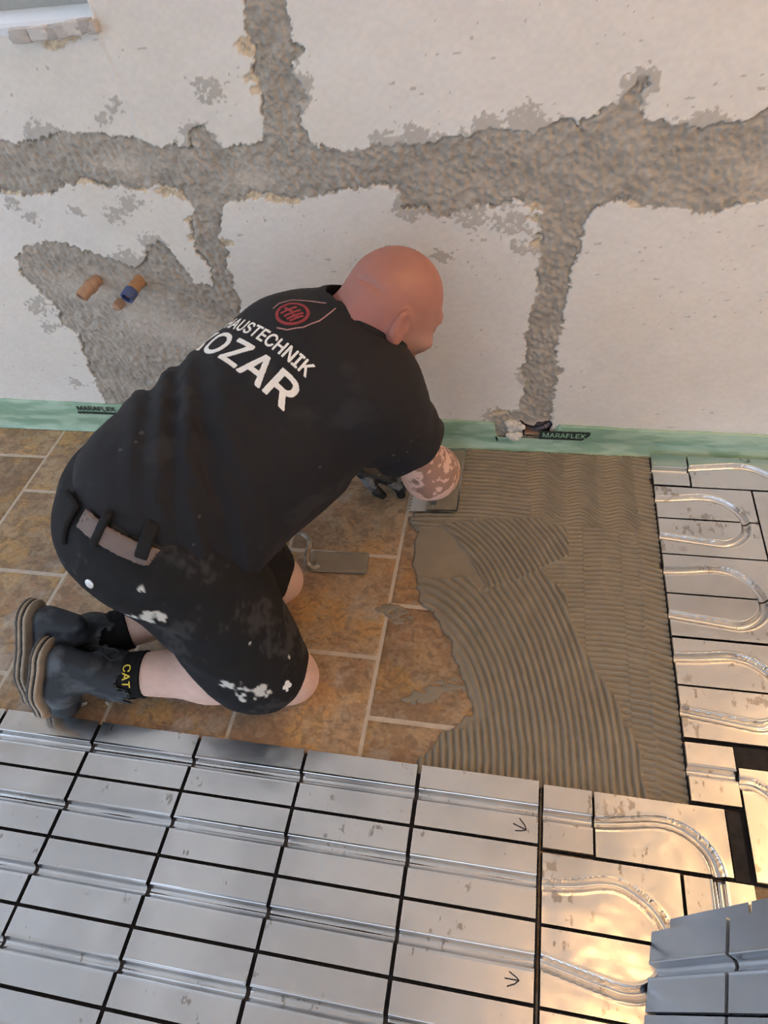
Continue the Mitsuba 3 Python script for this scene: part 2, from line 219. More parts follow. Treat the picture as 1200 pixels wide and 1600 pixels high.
# ---------------------------------------------------------------- green edge strip along the wall
bumped("green_foil", lambda p, n, uv: mikit.fbm(p.x * 30, p.z * 90, p.y * 30, 3), .004, 1e-3,
       base_color=proc(lambda p, n, uv: mix((.26, .43, .305), (.41, .57, .44), smoothstep(.35, .65, mikit.fbm(p.x * 14, p.z * 60, p.y * 8, 4)))), roughness=.38, specular=.5)
sx = np.arange(-1.95, 1.0, .008)
top = .120 - .0148 * (sx + 1.7)
foot = np.clip((sx + .35) / .2, .25, 1) * .010
prof = []
for i, x in enumerate(sx):
    n1, n2, n3 = (rough([[x, 0, q]], .07, 3, 60)[0] for q in (0, 3, 6)); t = top[i] + n1 * .004; t = min(t, .036 + .07 * max(0, max(-.060 - x, x - .098) / .012) + .004 * n2)
    prof.append([(x, 1.499, t), (x, 1.494, t + .001), (x, 1.4885, t - .003), (x, 1.4880 + n2 * .003, t * .62), (x, 1.4885 + n3 * .004, .046), (x, 1.4905, .038), (x, 1.4900 - foot[i] * .25, .026 + n2 * .004), (x, 1.4885 - foot[i] * .6, .012 + n3 * .003), (x, 1.486 - foot[i], .004), (x, 1.484 - foot[i], .0012)])
strip = thing("edge_strip", "pale green foam edge strip along the foot of the plaster wall", "insulation strip")
put("foil", ply(gridmesh(np.array(prof).transpose(1, 0, 2)), "green_foil", True), strip)
bsdf("black_print", base_color=rgb(.020, .035, .030), roughness=.6)
bsdf("green_print", base_color=rgb(.24, .42, .30), roughness=.6)
def logo(x0, x1, z, mode):
    t = meshkit.text_mesh("MARAFLEX", .016, .0008, bold=True); w = t.bounds[1, 0] - t.bounds[0, 0]; L = x1 - x0
    t.apply_translation(-t.bounds[0]); t.apply_scale([(L - .022) / w, 1, 1])
    y0 = 1.4860
    if mode:
        t.apply_translation([.010, .008, 0]); bar = trimesh.creation.extrude_polygon(Polygon([(0, 0), (L - .02, 0), (L, .020), (L, .031), (0, .031)]).difference(Polygon([(L - .013, .013), (L - .006, .021), (L - .012, .021)])), .0010)
    else:
        t.apply_translation([.006, .014, 0]); bar = trimesh.creation.extrude_polygon(Polygon([(0, 0), (L - .008, 0), (L, .012), (L - .006, .012), (L - .012, .008), (0, .008)]), .0010)
    tr = np.array([[1, 0, 0, x0], [0, 0, -1, y0], [0, 1, 0, z], [0, 0, 0, 1.]])
    bar.apply_transform(tr); t.apply_transform(tr); t.apply_translation([0, -.0007, 0])
    a = put("printed_mark", ply(bar, "black_print"), strip, label="black printed mark"); put("lettering", ply(t, "green_print" if mode else "black_print"), a)
logo(-1.432, -1.272, .078, 0); logo(.060, .202, .047, 1)

# ---------------------------------------------------------------- broken socket hole with cables, pipe stubs
bsdf("paper_white", base_color=rgb(.72, .68, .61), roughness=.9)
bsdf("conduit_black", base_color=rgb(.022, .020, .026), roughness=.42)
bsdf("conduit_grey", base_color=rgb(.14, .13, .16), roughness=.42)
bsdf("box_orange", base_color=rgb(.50, .30, .18), roughness=.6)
plug = trimesh.creation.icosphere(subdivisions=5); q = plug.vertices; q = q * (1 + .95 * rough(q, .45, 4, 71)[:, None]) * [.024, .013, .029]
put("crumpled_plug", ply((q + [-.012, 1.503, .076], plug.faces), "paper_white", 50), label="crumpled white plug in the left half of the broken socket hole", cat="filler")
for i in range(5):
    s = trimesh.creation.icosphere(subdivisions=3); q = s.vertices; q = q * (1 + .7 * rough(q + i * 5, .6, 3, i)[:, None]) * [.014, .009, .010]
    put("crumb", ply((q + [(-.022, 1.487, .054), (.000, 1.488, .058), (-.026, 1.492, .098), (.006, 1.492, .084), (-.010, 1.484, .049)][i], s.faces), "paper_white", 50), "crumpled_plug")
cond = thing("corrugated_conduit", "black corrugated cable conduits bent inside the broken socket hole in the wall", "conduit")
for i, P in enumerate(([(.020, 1.55, .062), (.036, 1.512, .080), (.056, 1.503, .090), (.080, 1.520, .096)], [(.040, 1.55, .050), (.058, 1.508, .070), (.074, 1.506, .080), (.088, 1.535, .085)], [(.070, 1.55, .058), (.076, 1.512, .064), (.085, 1.525, .100)])):
    S = spline(P, 60); put("tube", ply(tube(S, .0085 * (1 + .10 * np.sign(np.sin(np.arange(60) * 1.6))), 12), "conduit_grey" if i == 1 else "conduit_black", 50), cond)
put("socket_cup", ply(join(box(.016, .092, 1.538, 1.546, .040, .114), box(.012, .018, 1.508, 1.546, .040, .114), box(.090, .096, 1.508, 1.546, .040, .114), box(.012, .096, 1.508, 1.546, .110, .116), box(.012, .096, 1.508, 1.546, .036, .042)), "conduit_black"), cond)
put("cavity", ply(join(box(-.040, .012, 1.540, 1.546, .030, .120)), "dark_bore"), cond)
put("socket_box", ply(box(.018, .075, 1.503, 1.54, .046, .056), "box_orange"), cond, label="orange-brown rim of the socket box")
bsdf("copper_old", base_color=proc(lambda p, n, uv: mix((.40, .24, .16), (.56, .36, .24), mikit.fbm(p.x * 60, p.y * 60, p.z * 60, 3))), roughness=.6, metallic=.15)
bsdf("copper_bare", base_color=proc(lambda p, n, uv: mix((.38, .20, .10), (.62, .36, .20), mikit.fbm(p.x * 70, p.y * 70, p.z * 70, 3))), roughness=.5, metallic=.3)
bsdf("blue_sleeve", base_color=rgb(.055, .085, .22), roughness=.45)
bsdf("dark_bore", base_color=rgb(.05, .035, .03), roughness=.8)
def hollow(path, r, ri, ext=.014):
    """an open pipe end: outer wall, rim, bore"""
    P = np.asarray(path, float); n = len(P); d = P[-1] - P[-2]; d /= np.linalg.norm(d)
    Q = np.vstack([P, P[-1], P[-1] - d * .002, P[-1] - d * ext]); R = np.r_[np.full(n, r), ri, ri, ri * .98]
    a = tube(np.vstack([P]), r, 20, False); t = d; u = np.cross(t, [0, 0, 1.]); u /= np.linalg.norm(u); w = np.cross(t, u); th = np.linspace(0, 2 * np.pi, 20, endpoint=False)
    ring = lambda c, rr: c + rr * (np.cos(th)[:, None] * u + np.sin(th)[:, None] * w)
    rim = gridmesh(np.stack([np.vstack([x, x[:1]]) for x in (ring(P[-1], r), ring(P[-1] + d * .0008, (r + ri) / 2), ring(P[-1], ri), ring(P[-1] - d * ext, ri))]))
    return join(a, rim), trimesh.Trimesh(np.vstack([ring(P[-1] - d * ext, ri), P[-1] - d * ext]), [(20, i, (i + 1) % 20) for i in range(20)], process=False)
PT = [("water_pipe_stub", spline([(-1.148, 1.515, .552), (-1.150, 1.475, .552), (-1.156, 1.448, .549), (-1.164, 1.428, .543)], 14), .0165, .0125, "copper_old", "orange-brown elbow sticking out of the mortar patch, leftmost of three pipe stubs"),
      ("water_pipe_stub", spline([(-1.020, 1.515, .549), (-1.022, 1.475, .549), (-1.025, 1.446, .547), (-1.029, 1.428, .543)], 14), .0165, .0130, "copper_bare", "copper pipe stub with a blue sleeve, rightmost of three in the mortar patch")]
for i, (nm, P, r, ri, mt, lb) in enumerate(PT):
    k_ = thing(nm, lb, "pipe"); a, b = hollow(P, r, ri)
    put("pipe", ply(a, mt, 40), k_); put("bore", ply(b, "blue_sleeve" if i else "dark_bore"), k_)
    if i: put("sleeve", ply(hollow(P[-5:] + [0, -.0035, -.0009], r + .0012, ri, .010)[0], "blue_sleeve", 40), k_, label="blue plastic sleeve")
    else: put("collar", ply(tube(P[6:9], r + .0025, 20), mt, 40), k_)
k_ = thing("pipe_plug", "small round brown plug below and between the two open pipe stubs", "pipe")
put("plug", ply(tube([(-1.105, 1.510, .484), (-1.108, 1.478, .483), (-1.109, 1.472, .4825), (-1.109, 1.4712, .482)], [.0125, .0125, .0105, .006], 18), "copper_old", 40), k_)
put("rim", ply(tube([(-1.106, 1.496, .4838), (-1.107, 1.486, .4834)], .0142, 18), "copper_old", 40), k_)

# ---------------------------------------------------------------- lamps overhead
for i, (c, r, e) in enumerate(LAMPS):
    k_ = thing("globe_lamp", ("warm white globe lamp under the ceiling above the panels", "warm white globe lamp under the ceiling near the right wall")[i], "lamp")
    s = trimesh.creation.icosphere(subdivisions=3, radius=r); s.apply_translation(c)
    scene[key_for("globe", k_)] = {**ply(s, "white_paint", True), "emitter": {"type": "area", "radiance": rgb(*e)}}
    put("stem", ply(tube([(c[0], c[1], c[2] + r), (c[0], c[1], 2.556)], .012), "grey_frame"), k_)
# ---------------------------------------------------------------- modelling with distance fields
V = lambda *a: np.array(a, float)
def unit(v): v = np.asarray(v, float); return v / np.linalg.norm(v)
def smin(a, b, k):
    h = np.maximum(k - np.abs(a - b), 0) / k
    return np.minimum(a, b) - h * h * k * .25
def smax(a, b, k): return -smin(-a, -b, k)
def cone(p, a, b, ra, rb):
    """distance to the tapered limb between two joints"""
    a = np.asarray(a, float); b = np.asarray(b, float); ab = b - a
    t = np.clip((p - a) @ ab / (ab @ ab), 0, 1)
    return np.linalg.norm(p - a - t[:, None] * ab, axis=1) - (ra + (rb - ra) * t)
def flatcone(p, a, b, ra, rb, ax, s):
    """tapered limb whose section is s times as thick along ax"""
    ax = unit(ax); w = 1 / s - 1
    sq = lambda q: q + ((q @ ax) * w)[..., None] * ax
    return cone(sq(p), sq(np.asarray(a, float)), sq(np.asarray(b, float)), ra, rb) * min(1, s)
def ell(p, c, r, F=None):
    q = p - np.asarray(c, float)
    if F is not None: q = q @ np.array(F).T
    r = np.asarray(r, float)
    k = np.linalg.norm(q / r, axis=1); k2 = np.linalg.norm(q / r**2, axis=1)
    return np.where(k2 > 1e-9, k * (k - 1) / np.maximum(k2, 1e-9), -r.min())
def box_sdf(p, c, hw, F, r=0.0):
    q = np.abs((p - np.asarray(c, float)) @ np.array(F).T) - (np.asarray(hw) - r)
    return np.linalg.norm(np.maximum(q, 0), axis=1) + np.minimum(q.max(1), 0) - r
def chain(p, joints, radii, k=.01):
    d = None
    for i in range(len(joints) - 1):
        c = cone(p, joints[i], joints[i + 1], radii[i], radii[i + 1])
        d = c if d is None else smin(d, c, k)
    return d
def local(fn, c, r, m=.06):
    """fn near its centre, a lower bound of the distance elsewhere"""
    def f(p):
        d = np.linalg.norm(p - c, axis=1) - r + m
        k = d < m
        if k.any(): d[k] = fn(p[k])
        return d
    return f
def surface(fn, lo, hi, h, B=12):
    """surface nets of fn(points) < 0, evaluated only in blocks near the surface"""
    lo = np.asarray(lo, float); n = np.ceil((np.asarray(hi) - lo) / h / B).astype(int)
    N = n * B + 1
    g = np.stack(np.meshgrid(*[np.arange(k) for k in n], indexing='ij'), -1).reshape(-1, 3)
    cen = lo + (g + .5) * B * h
    dc = np.concatenate([fn(c) for c in np.array_split(cen, max(1, len(cen) // 200000))])
    F = np.repeat(np.repeat(np.repeat(np.where(dc < 0, -1., 1.).reshape(n), B, 0), B, 1), B, 2)
    F = np.pad(F, ((0, 1),) * 3, mode='edge').astype(np.float32)
    near = np.abs(dc) < B * h * .87 * 1.45 + .004
    off = np.stack(np.meshgrid(*[np.arange(B + 1)] * 3, indexing='ij'), -1).reshape(-1, 3)
    for part in np.array_split(np.nonzero(near)[0], max(1, near.sum() // 150)):
        if not len(part): continue
        idx = (g[part][:, None] * B + off[None]).reshape(-1, 3)
        F[idx[:, 0], idx[:, 1], idx[:, 2]] = fn(lo + idx * h)
    S = F < 0
    c8 = [(a, b, c) for a in (0, 1) for b in (0, 1) for c in (0, 1)]
    sl = lambda A, o: A[o[0]:A.shape[0] - 1 + o[0], o[1]:A.shape[1] - 1 + o[1], o[2]:A.shape[2] - 1 + o[2]]
    cnt = sum(sl(S, o).astype(np.int8) for o in c8)
    cells = np.argwhere((cnt > 0) & (cnt < 8))
    vid = -np.ones(cnt.shape, np.int64); vid[tuple(cells.T)] = np.arange(len(cells))
    val = {o: F[tuple((cells + o).T)].astype(float) for o in c8}
    acc = np.zeros((len(cells), 3)); m = np.zeros(len(cells))
    for o in c8:
        for ax in range(3):
            if o[ax]: continue
            o2 = list(o); o2[ax] = 1; o2 = tuple(o2)
            a, b = val[o], val[o2]; x = (a < 0) != (b < 0)
            t = np.where(x, a / np.where(x, a - b, 1), 0)
            q = np.tile(np.array(o, float), (len(cells), 1)); q[:, ax] = t
            acc[x] += q[x]; m[x] += 1
    verts = lo + (cells + acc / m[:, None]) * h
    faces = []
    for ax in range(3):
        u, w = (ax + 1) % 3, (ax + 2) % 3
        sh = [slice(None)] * 3; sh[ax] = slice(0, -1); s2 = [slice(None)] * 3; s2[ax] = slice(1, None)
        A, C = S[tuple(sh)], S[tuple(s2)]
        e = np.argwhere(A != C)
        e = e[(e[:, u] > 0) & (e[:, w] > 0) & (e[:, u] < S.shape[u] - 1) & (e[:, w] < S.shape[w] - 1)]
        q = []
        for du, dw in ((-1, -1), (0, -1), (0, 0), (-1, 0)):
            c = e.copy(); c[:, u] += du; c[:, w] += dw; q.append(vid[tuple(c.T)])
        q = np.stack(q, 1); flip = ~A[tuple(e.T)]
        q[flip] = q[flip][:, ::-1]
        faces.append(q[(q >= 0).all(1)])
    q = np.vstack(faces)
    return verts, np.vstack([q[:, [0, 1, 2]], q[:, [0, 2, 3]]])
def march(fn, o, d, far=3.0):
    """where rays o + t d first meet fn = 0"""
    o = np.asarray(o, float); d = np.ones_like(o) * d; d = d / np.linalg.norm(d, axis=1, keepdims=True); t = np.zeros(len(o))
    for _ in range(60): t = np.minimum(t + .8 * fn(o + t[:, None] * d), far)
    return o + t[:, None] * d
# ---------------------------------------------------------------- the person: joints in metres
FWD, LAT = unit(V(.72, .69, 0)), unit(V(.69, -.72, 0))        # where he faces; his right
UP = V(0, 0, 1)
C7 = V(-.352, 1.135, .69)
RSH, RELB, RWR = V(-.295, 1.035, .575), V(-.200, 1.095, .285), V(-.205, 1.245, .14)
LSH, LELB, LWR = V(-.515, 1.255, .535), V(-.48, 1.30, .31), V(-.435, 1.295, .105)
RHIP, RKNEE, RANK = V(-.630, .725, .40), V(-.482, .648, .070), V(-.855, .585, .105)
LHIP, LKNEE, LANK = V(-.775, .875, .42), V(-.582, .897, .075), V(-.930, .665, .12)
WAIST, CHEST = V(-.665, .83, .50), V(-.44, 1.07, .575)
# the head, which looks down at the trowel
HC = V(-.256, 1.165, .695)
hv = unit(HC - V(0, 0, 1.42)); hr = unit(np.cross(hv, UP)); hu = np.cross(hr, hv)
HF = unit(.86 * (.83 * hr - .56 * hu) + .50 * hv); HU = unit(.56 * hr + .83 * hu - .10 * hv); HU = unit(HU - (HU @ HF) * HF)
HR = np.cross(HF, HU)                                          # his right ear's side
HFR = [HF, HR, HU]
hp = lambda f, r, u: HC + f * HF + r * HR + u * HU
def head_sdf(p):
    d = ell(p, hp(-.004, 0, .012), (.098, .077, .092), HFR)
    d = smin(d, ell(p, hp(-.030, 0, -.005), (.068, .067, .072), HFR), .03)
    d = smin(d, ell(p, hp(.045, 0, -.045), (.050, .058, .070), HFR), .04)        # face
    d = smin(d, cone(p, hp(.0, .045, -.075), hp(.062, .016, -.118), .020, .018), .03)   # jaw
    d = smin(d, cone(p, hp(.0, -.045, -.075), hp(.062, -.016, -.118), .020, .018), .03)
    d = smin(d, ell(p, hp(.070, 0, -.118), (.020, .022, .018), HFR), .025)
    d = smin(d, cone(p, hp(.083, -.030, .012), hp(.083, .030, .012), .012, .012), .02)  # brow
    for s in (-1, 1):
        d = smax(d, -ell(p, hp(.100, s * .032, -.008), (.012, .017, .011), HFR), .012)  # eye socket
        d = np.minimum(d, ell(p, hp(.081, s * .032, -.008), (.013, .014, .012), HFR))
        d = smin(d, ell(p, hp(.068, s * .046, -.040), (.022, .018, .018), HFR), .02)    # cheekbone
    d = smin(d, cone(p, hp(.092, 0, .0), hp(.116, 0, -.042), .009, .012), .012)         # nose
    for s in (-1, 1): d = smin(d, ell(p, hp(.104, s * .012, -.046), (.011, .008, .008), HFR), .008)
    d = smin(d, ell(p, hp(.089, 0, -.074), (.012, .024, .007), HFR), .006)
    d = smin(d, ell(p, hp(.087, 0, -.088), (.012, .021, .008), HFR), .006)
    d = smax(d, -ell(p, hp(.100, 0, -.081), (.008, .026, .0022), HFR), .003)            # mouth
    for s in (-1, 1):                                                                   # ears
        e = [unit(HF * .88 - s * HR * .48), np.zeros(3), unit(HU - .12 * HF)]
        e[2] = unit(e[2] - (e[2] @ e[0]) * e[0]); e[1] = np.cross(e[0], e[2]) * -1
        c = hp(-.014, s * .086, -.026)
        ear = ell(p, c, (.025, .0085, .034), e)
        ear = smax(ear, -ell(p, c + s * .008 * HR + .006 * HF + .003 * HU, (.0150, .0075, .0215), e), .004)
        ear = smin(ear, ell(p, c + .004 * HF - .030 * HU, (.009, .006, .009), e), .008)
        ear = smin(ear, ell(p, c + .014 * HF - .004 * HU - s * .003 * HR, (.006, .006, .008), e), .006)
        d = smin(d, ear, .006)
    return d
head_near = local(head_sdf, HC + V(0, 0, -.02), .20, .07)
def neck_sdf(p):
    d = flatcone(p, C7 + V(.0, -.0, -.035), hp(-.030, 0, -.055), .066, .060, HR, 1.08)
    a = hp(-.075, -.03, -.062); b = hp(-.075, .03, -.062)
    d = smin(d, cone(p, a, b, .018, .018), .02)                                         # roll of skin under the skull
    return d
CREASE = [V(-.3176, 1.1257, .7737), V(-.2973, 1.1106, .7745), V(-.2778, 1.1004, .7687), V(-.2597, 1.0946, .7591)]
def hand_frame(wr, tip, palm_n):
    a = unit(tip - wr); n = unit(palm_n - (palm_n @ a) * a)
    return a, n, np.cross(n, a)
def hand_sdf(p, wr, a, n, s, curls, spread=.05, thumb=None, grow=0.0, sc=1.0):
    """palm and five fingers. a: along the hand, n: the back's normal, s: towards the thumb. curls: bend of the three joints of each finger"""
    pc = wr + a * .052 * sc
    d = box_sdf(p, pc, V(.048 * sc + grow, .040 * sc + grow, .0135 * sc + grow), [a, s, n], .012)
    d = smin(d, cone(p, wr - a * .01, wr + a * .03, .026 + grow, .024 + grow), .02)
    ln = [(.046, .027, .022), (.050, .031, .023), (.047, .028, .022), (.037, .021, .020)]
    for i in range(4):
        y = (.0285 - .019 * i) * sc
        b = wr + a * (.094 - (.004, 0, .003, .011)[i]) * sc + s * y
        dr_ = unit(a + s * spread * (1.5 - i)); ang = 0.; J = [b - dr_ * .022, b]
        for L, c in zip(ln[i], curls[i]):
            ang += c; J.append(J[-1] + (dr_ * math.cos(ang) - n * math.sin(ang)) * L * sc)
        r = (.0102 - .0008 * (i == 3)) * sc + grow
        d = smin(d, chain(p, J, [r * 1.05, r * 1.05, r, r * .94, r * .82], .004), .006)
    t0, t1, t2, t3 = thumb
    q = lambda t: wr + (a * t[0] + s * t[1] + n * t[2]) * sc
    d = smin(d, chain(p, [q(t0), q(t1), q(t2), q(t3)], [.0145 + grow, .0125 + grow, .0112 + grow, .0092 + grow], .006), .010)
    return d
LA, LN, LS = hand_frame(LWR, LWR + V(.80, .05, -.36), V(.3, -.1, .95))
LS = -LS if LS @ V(0, -1, 0) < 0 else LS                      # left hand, palm down, thumb towards the camera
L_CURL = [(.45, .55, .4), (.5, .6, .4), (.55, .65, .45), (.6, .7, .5)]
L_THUMB = ((.02, .030, -.004), (.045, .052, -.012), (.072, .060, -.026), (.092, .056, -.040))
RA, RN, RS = hand_frame(RWR, RWR + V(.02, .86, -.50), V(0, .35, .93))
RS = -RS if RS @ V(-1, 0, 0) < 0 else RS                      # right hand, thumb to his left
R_CURL = [(1.15, 1.25, .7), (1.2, 1.3, .7), (1.2, 1.3, .7), (1.25, 1.3, .7)]
R_THUMB = ((.02, .028, -.006), (.042, .048, -.022), (.062, .040, -.046), (.070, .018, -.060))
def left_hand(p, grow=0.0): return hand_sdf(p, LWR, LA, LN, LS, L_CURL, .06, L_THUMB, grow)
def right_hand(p, grow=0.0): return hand_sdf(p, RWR, RA, RN, RS, R_CURL, .02, R_THUMB, grow)
hand_near = [local(left_hand, LWR + LA * .09, .17, .04), local(right_hand, RWR + RA * .09, .17, .04)]
def hands(p): return np.minimum(hand_near[0](p), hand_near[1](p))
def leg_sdf(p, hip, knee, ank, g=0.0):
    ax = unit(ank - knee)
    d = cone(p, hip, knee + V(-.01, 0, .015), .098 + g, .066 + g)
    d = smin(d, cone(p, knee, knee + ax * .16 + V(0, 0, .012), .060 + g, .062 + g), .03)
    d = smin(d, cone(p, knee + ax * .16 + V(0, 0, .012), ank, .062 + g, .043 + g), .04)
    return smin(d, ell(p, knee + ax * -.018 + V(0, 0, -.012), (.056 + g,) * 3), .02)
def body_sdf(p):
    d = smin(head_near(p), neck_sdf(p), .045)
    d = smax(d, -chain(p, CREASE, [.002, .0045, .0045, .0015], .003), .006)
    t = flatcone(p, WAIST + V(.02, .01, -.03), CHEST, .105, .115, LAT, 1.25)
    t = smin(t, cone(p, RSH - .05 * UP * 0, LSH, .066, .066), .05)
    d = smin(d, t, .05)
    d = smin(d, ell(p, (RHIP + LHIP) / 2 + V(-.02, -.02, .03), (.13, .17, .12), [FWD, LAT, UP]), .06)
    for sh, el, wr, ft in ((RSH, RELB, RWR, 1.22), (LSH, LELB, LWR, 1.0)):
        arm = cone(p, sh, el, .060, .050 * ft ** .5)
        fore = el + (wr - el) * .32
        arm = smin(arm, cone(p, el, fore, .050 * ft, .052 * ft), .03)
        arm = smin(arm, cone(p, fore, wr, .050 * ft, .031), .03)
        d = smin(d, arm, .03)
    d = smin(d, hands(p), .012)
    for hip, knee, ank, toe in ((RHIP, RKNEE, RANK, RTOE), (LHIP, LKNEE, LANK, LTOE)):
        d = smin(d, leg_sdf(p, hip, knee, ank), .03)
    return d
# shirt
def shirt_sdf(p):
    t = flatcone(p, WAIST + V(-.045, -.045, -.02), CHEST, .150, .168, LAT, 1.22)
    t = smin(t, flatcone(p, WAIST + V(.03, .0, -.07), WAIST, .150, .150, LAT, 1.3), .04)
    t = smin(t, ell(p, CHEST + V(-.105, -.115, -.105), (.24, .195, .175), [FWD, LAT, UP]), .08)   # belly
    t = smin(t, flatcone(p, RSH, LSH, .088, .088, UP, 1.0), .10)
    t = smin(t, cone(p, RSH + V(-.06, .0, .01), C7 + V(0, 0, -.055), .085, .075), .06)
    t = smin(t, cone(p, LSH, C7 + V(0, 0, -.055), .085, .075), .06)
    s = cone(p, RSH, RELB, .092, .086)
    sd = unit(RELB - RSH)
    s = smax(s, (p - (RSH + sd * .195)) @ unit(sd + V(.10, -.10, 0)), .006)
    s2 = cone(p, LSH, LELB, .090, .085); ld = unit(LELB - LSH)
    s2 = smax(s2, (p - (LSH + ld * .16)) @ ld, .006)
    t = smin(t, s, .05); t = smin(t, s2, .05)
    hem = unit(V(-.78, -.40, -.60))
    t = smax(t, (p - (WAIST + hem * .172)) @ hem - .45 * np.clip((p - WAIST) @ LAT - .03, 0, .2), .010)
    t = smax(t, -cone(p, C7 + V(.012, .012, .0), hp(-.02, 0, -.03), .064, .075), .006)       # neckline
    # folds: soft waves across the small of the back, under the arm and along the sleeve
    q = (p - WAIST) @ unit(V(.72, .69, -.25)); l = (p - WAIST) @ LAT
    w = np.exp(-((q - .01) / .085) ** 2)
    t = t + w * (.0068 * np.sin(q * 80 + l * 26 + 2.6 * np.sin(l * 11 + q * 14)) + .002 * np.sin(q * 170 - l * 45))
    a = p - (RSH + V(-.12, .02, -.1)); wa = np.exp(-((a ** 2).sum(1)) / .02)
    t = t + wa * .0045 * np.sin((a @ unit(V(.6, .2, .75))) * 95 + 3 * np.sin(a[:, 1] * 14))
    b = p - (RSH + sd * .15); wb = np.exp(-((b ** 2).sum(1)) / .012)
    return t + wb * .003 * np.sin((b @ unit(V(.8, .5, -.6))) * 120) + .0012 * (meshkit.noise(p * 28, 3) - .5) * 2
def shorts_sdf(p):
    c = (RHIP + LHIP) / 2
    d = ell(p, c + V(-.035, -.035, .025), (.165, .205, .160), [FWD, LAT, UP])
    d = smin(d, flatcone(p, c + V(.05, .05, .06), WAIST + V(-.035, -.04, -.02), .13, .132, LAT, 1.25), .06)
    for hip, knee, ank in ((RHIP, RKNEE, RANK), (LHIP, LKNEE, LANK)):
        ax = unit(knee - hip)
        g = cone(p, hip + V(-.01, 0, 0), knee + V(-.045, 0, .035), .132, .105)
        g = smin(g, cone(p, hip + V(-.02, 0, -.02), knee + (ank - knee) * .22 + V(0, 0, .06), .12, .085), .06)
        lim = unit(V(.35, .05, -.94)); fr = knee + V(.02, 0, -.004)
        g = smax(g, (p - fr) @ lim, .008)
        g = smax(g, -cone(p, knee + V(-.02, 0, .0), knee + V(.06, -.01, -.09), .066, .060), .006)
        d = smin(d, g, .05)
    top = unit(V(.40, .38, .83))
    d = smax(d, (p - (WAIST + V(-.075, -.075, .062))) @ top, .012)
    d = smax(d, .012 - p[:, 2], .006)
    q = p - (RHIP + V(.02, -.06, -.12)); w = np.exp(-(q ** 2).sum(1) / .03)
    d = d + w * .006 * np.sin((q @ unit(V(.25, .1, .96))) * 62 + 2.5 * np.sin(q[:, 0] * 9))
    q = p - (RHIP + V(-.12, -.05, .02)); w = np.exp(-(q ** 2).sum(1) / .025)
    return d + w * .0035 * np.sin((q @ unit(V(.6, .2, .75))) * 70 + 2 * np.sin(q[:, 1] * 12)) + .0014 * (meshkit.noise(p * 24, 5) - .5) * 2
# boots: toes tucked under, soles upright towards the back
RTOE, RHEEL = V(-1.015, .520, .042), V(-.968, .585, .222)
LTOE, LHEEL = V(-1.060, .545, .042), V(-1.025, .660, .256)
def boot_frame(toe, heel, ank):
    l = unit(heel - toe); n = V(-1, -.05, 0) + 0 * l; n = unit(n - (n @ l) * l)     # n: out of the sole
    return l, n, np.cross(l, n)
def boot_parts(toe, heel, ank):
    l, n, s = boot_frame(toe, heel, ank); L = np.linalg.norm(heel - toe)
    def outline(p):                                                            # distance to the sole's outline, in its plane
        x = (p - toe) @ l; y = (p - toe) @ s
        c = lambda x0, y0, x1, y1, r0, r1: (lambda t: np.hypot(x - x0 - t * (x1 - x0), y - y0 - t * (y1 - y0)) - (r0 + t * (r1 - r0)))(np.clip(((x - x0) * (x1 - x0) + (y - y0) * (y1 - y0)) / ((x1 - x0) ** 2 + (y1 - y0) ** 2), 0, 1))
        return smin(c(.018, 0, .085, .004, .041, .049), c(.085, .004, L - .036, 0, .047, .038), .03)
    def layer(z0, z1, grow):
        def f(p):
            z = (p - toe) @ n
            return smax(outline(p) - grow, np.maximum(z0 - z, z - z1), .003)
        return f
    def upper(p):
        q = p - toe; x = q @ l; z = -(q @ n); y = q @ s
        top = .062 + .055 * np.clip((x - .05) / .13, 0, 1) + .02 * np.clip((x - .2) / .08, 0, 1)
        inset = np.clip(z / .13, 0, 1) * .012
        d = smax(outline(p) + .004 + inset, np.maximum(-z - .001, z - top), .035)
        sh = flatcone(p, ank + n * .015, ank - n * .035 + V(.0, 0, 0), .058, .054, s, 1.0)
        d = smin(d, sh, .035)
        d = smax(d, -cone(p, ank - n * .03, ank - n * .15, .050, .050), .004)
        return d + .0012 * np.sin(x * 130 + 3 * np.sin(y * 40)) * np.clip(z / .05, 0, 1) + .0015 * (meshkit.noise(p * 40, 8) - .5)
    return l, n, s, layer, upper
# ---------------------------------------------------------------- aluminium heating panels
PZ = .020
def smudge(p, n, uv):
    s = mikit.fbm(p.x * 7, p.y * 7, p.z * 7, 4); d = mikit.fbm(p.x * 120, p.y * 70, p.z * 90, 3); m = mikit.fbm(p.x * 22 + 7, p.y * 22, p.z * 22, 3)
    c = mix((.66, .67, .685), (.78, .79, .80), smoothstep(.35, .65, s))
    return mix(c, (.34, .32, .30), smoothstep(.62, .70, d) * smoothstep(.60, .70, m) * .85)
def alu_rough(p, n, uv): return .14 + .16 * mikit.fbm(p.x * 10, p.y * 10, p.z * 10, 4)
bumped("aluminium_sheet", lambda p, n, uv: mikit.fbm(p.x * 11, p.y * 11, p.z * 11, 3), .0016, 2e-3, base_color=proc(smudge), metallic=1.0, roughness=proc(alu_rough))
def scuffed(p, n, uv):
    d = mikit.fbm(p.x * 95, p.y * 60, p.z * 90, 4); m = mikit.fbm(p.x * 15 + 2, p.y * 15 + 4, p.z * 15, 3)
    return mix(smudge(p, n, uv), (.38, .355, .33), smoothstep(.56, .66, d) * smoothstep(.57, .65, m) * .8)
bumped("aluminium_dented", lambda p, n, uv: mikit.fbm(p.x * 10 + 3, p.y * 14, p.z * 10, 3), .0060, 2e-3, base_color=proc(scuffed), metallic=1.0, roughness=proc(alu_rough))
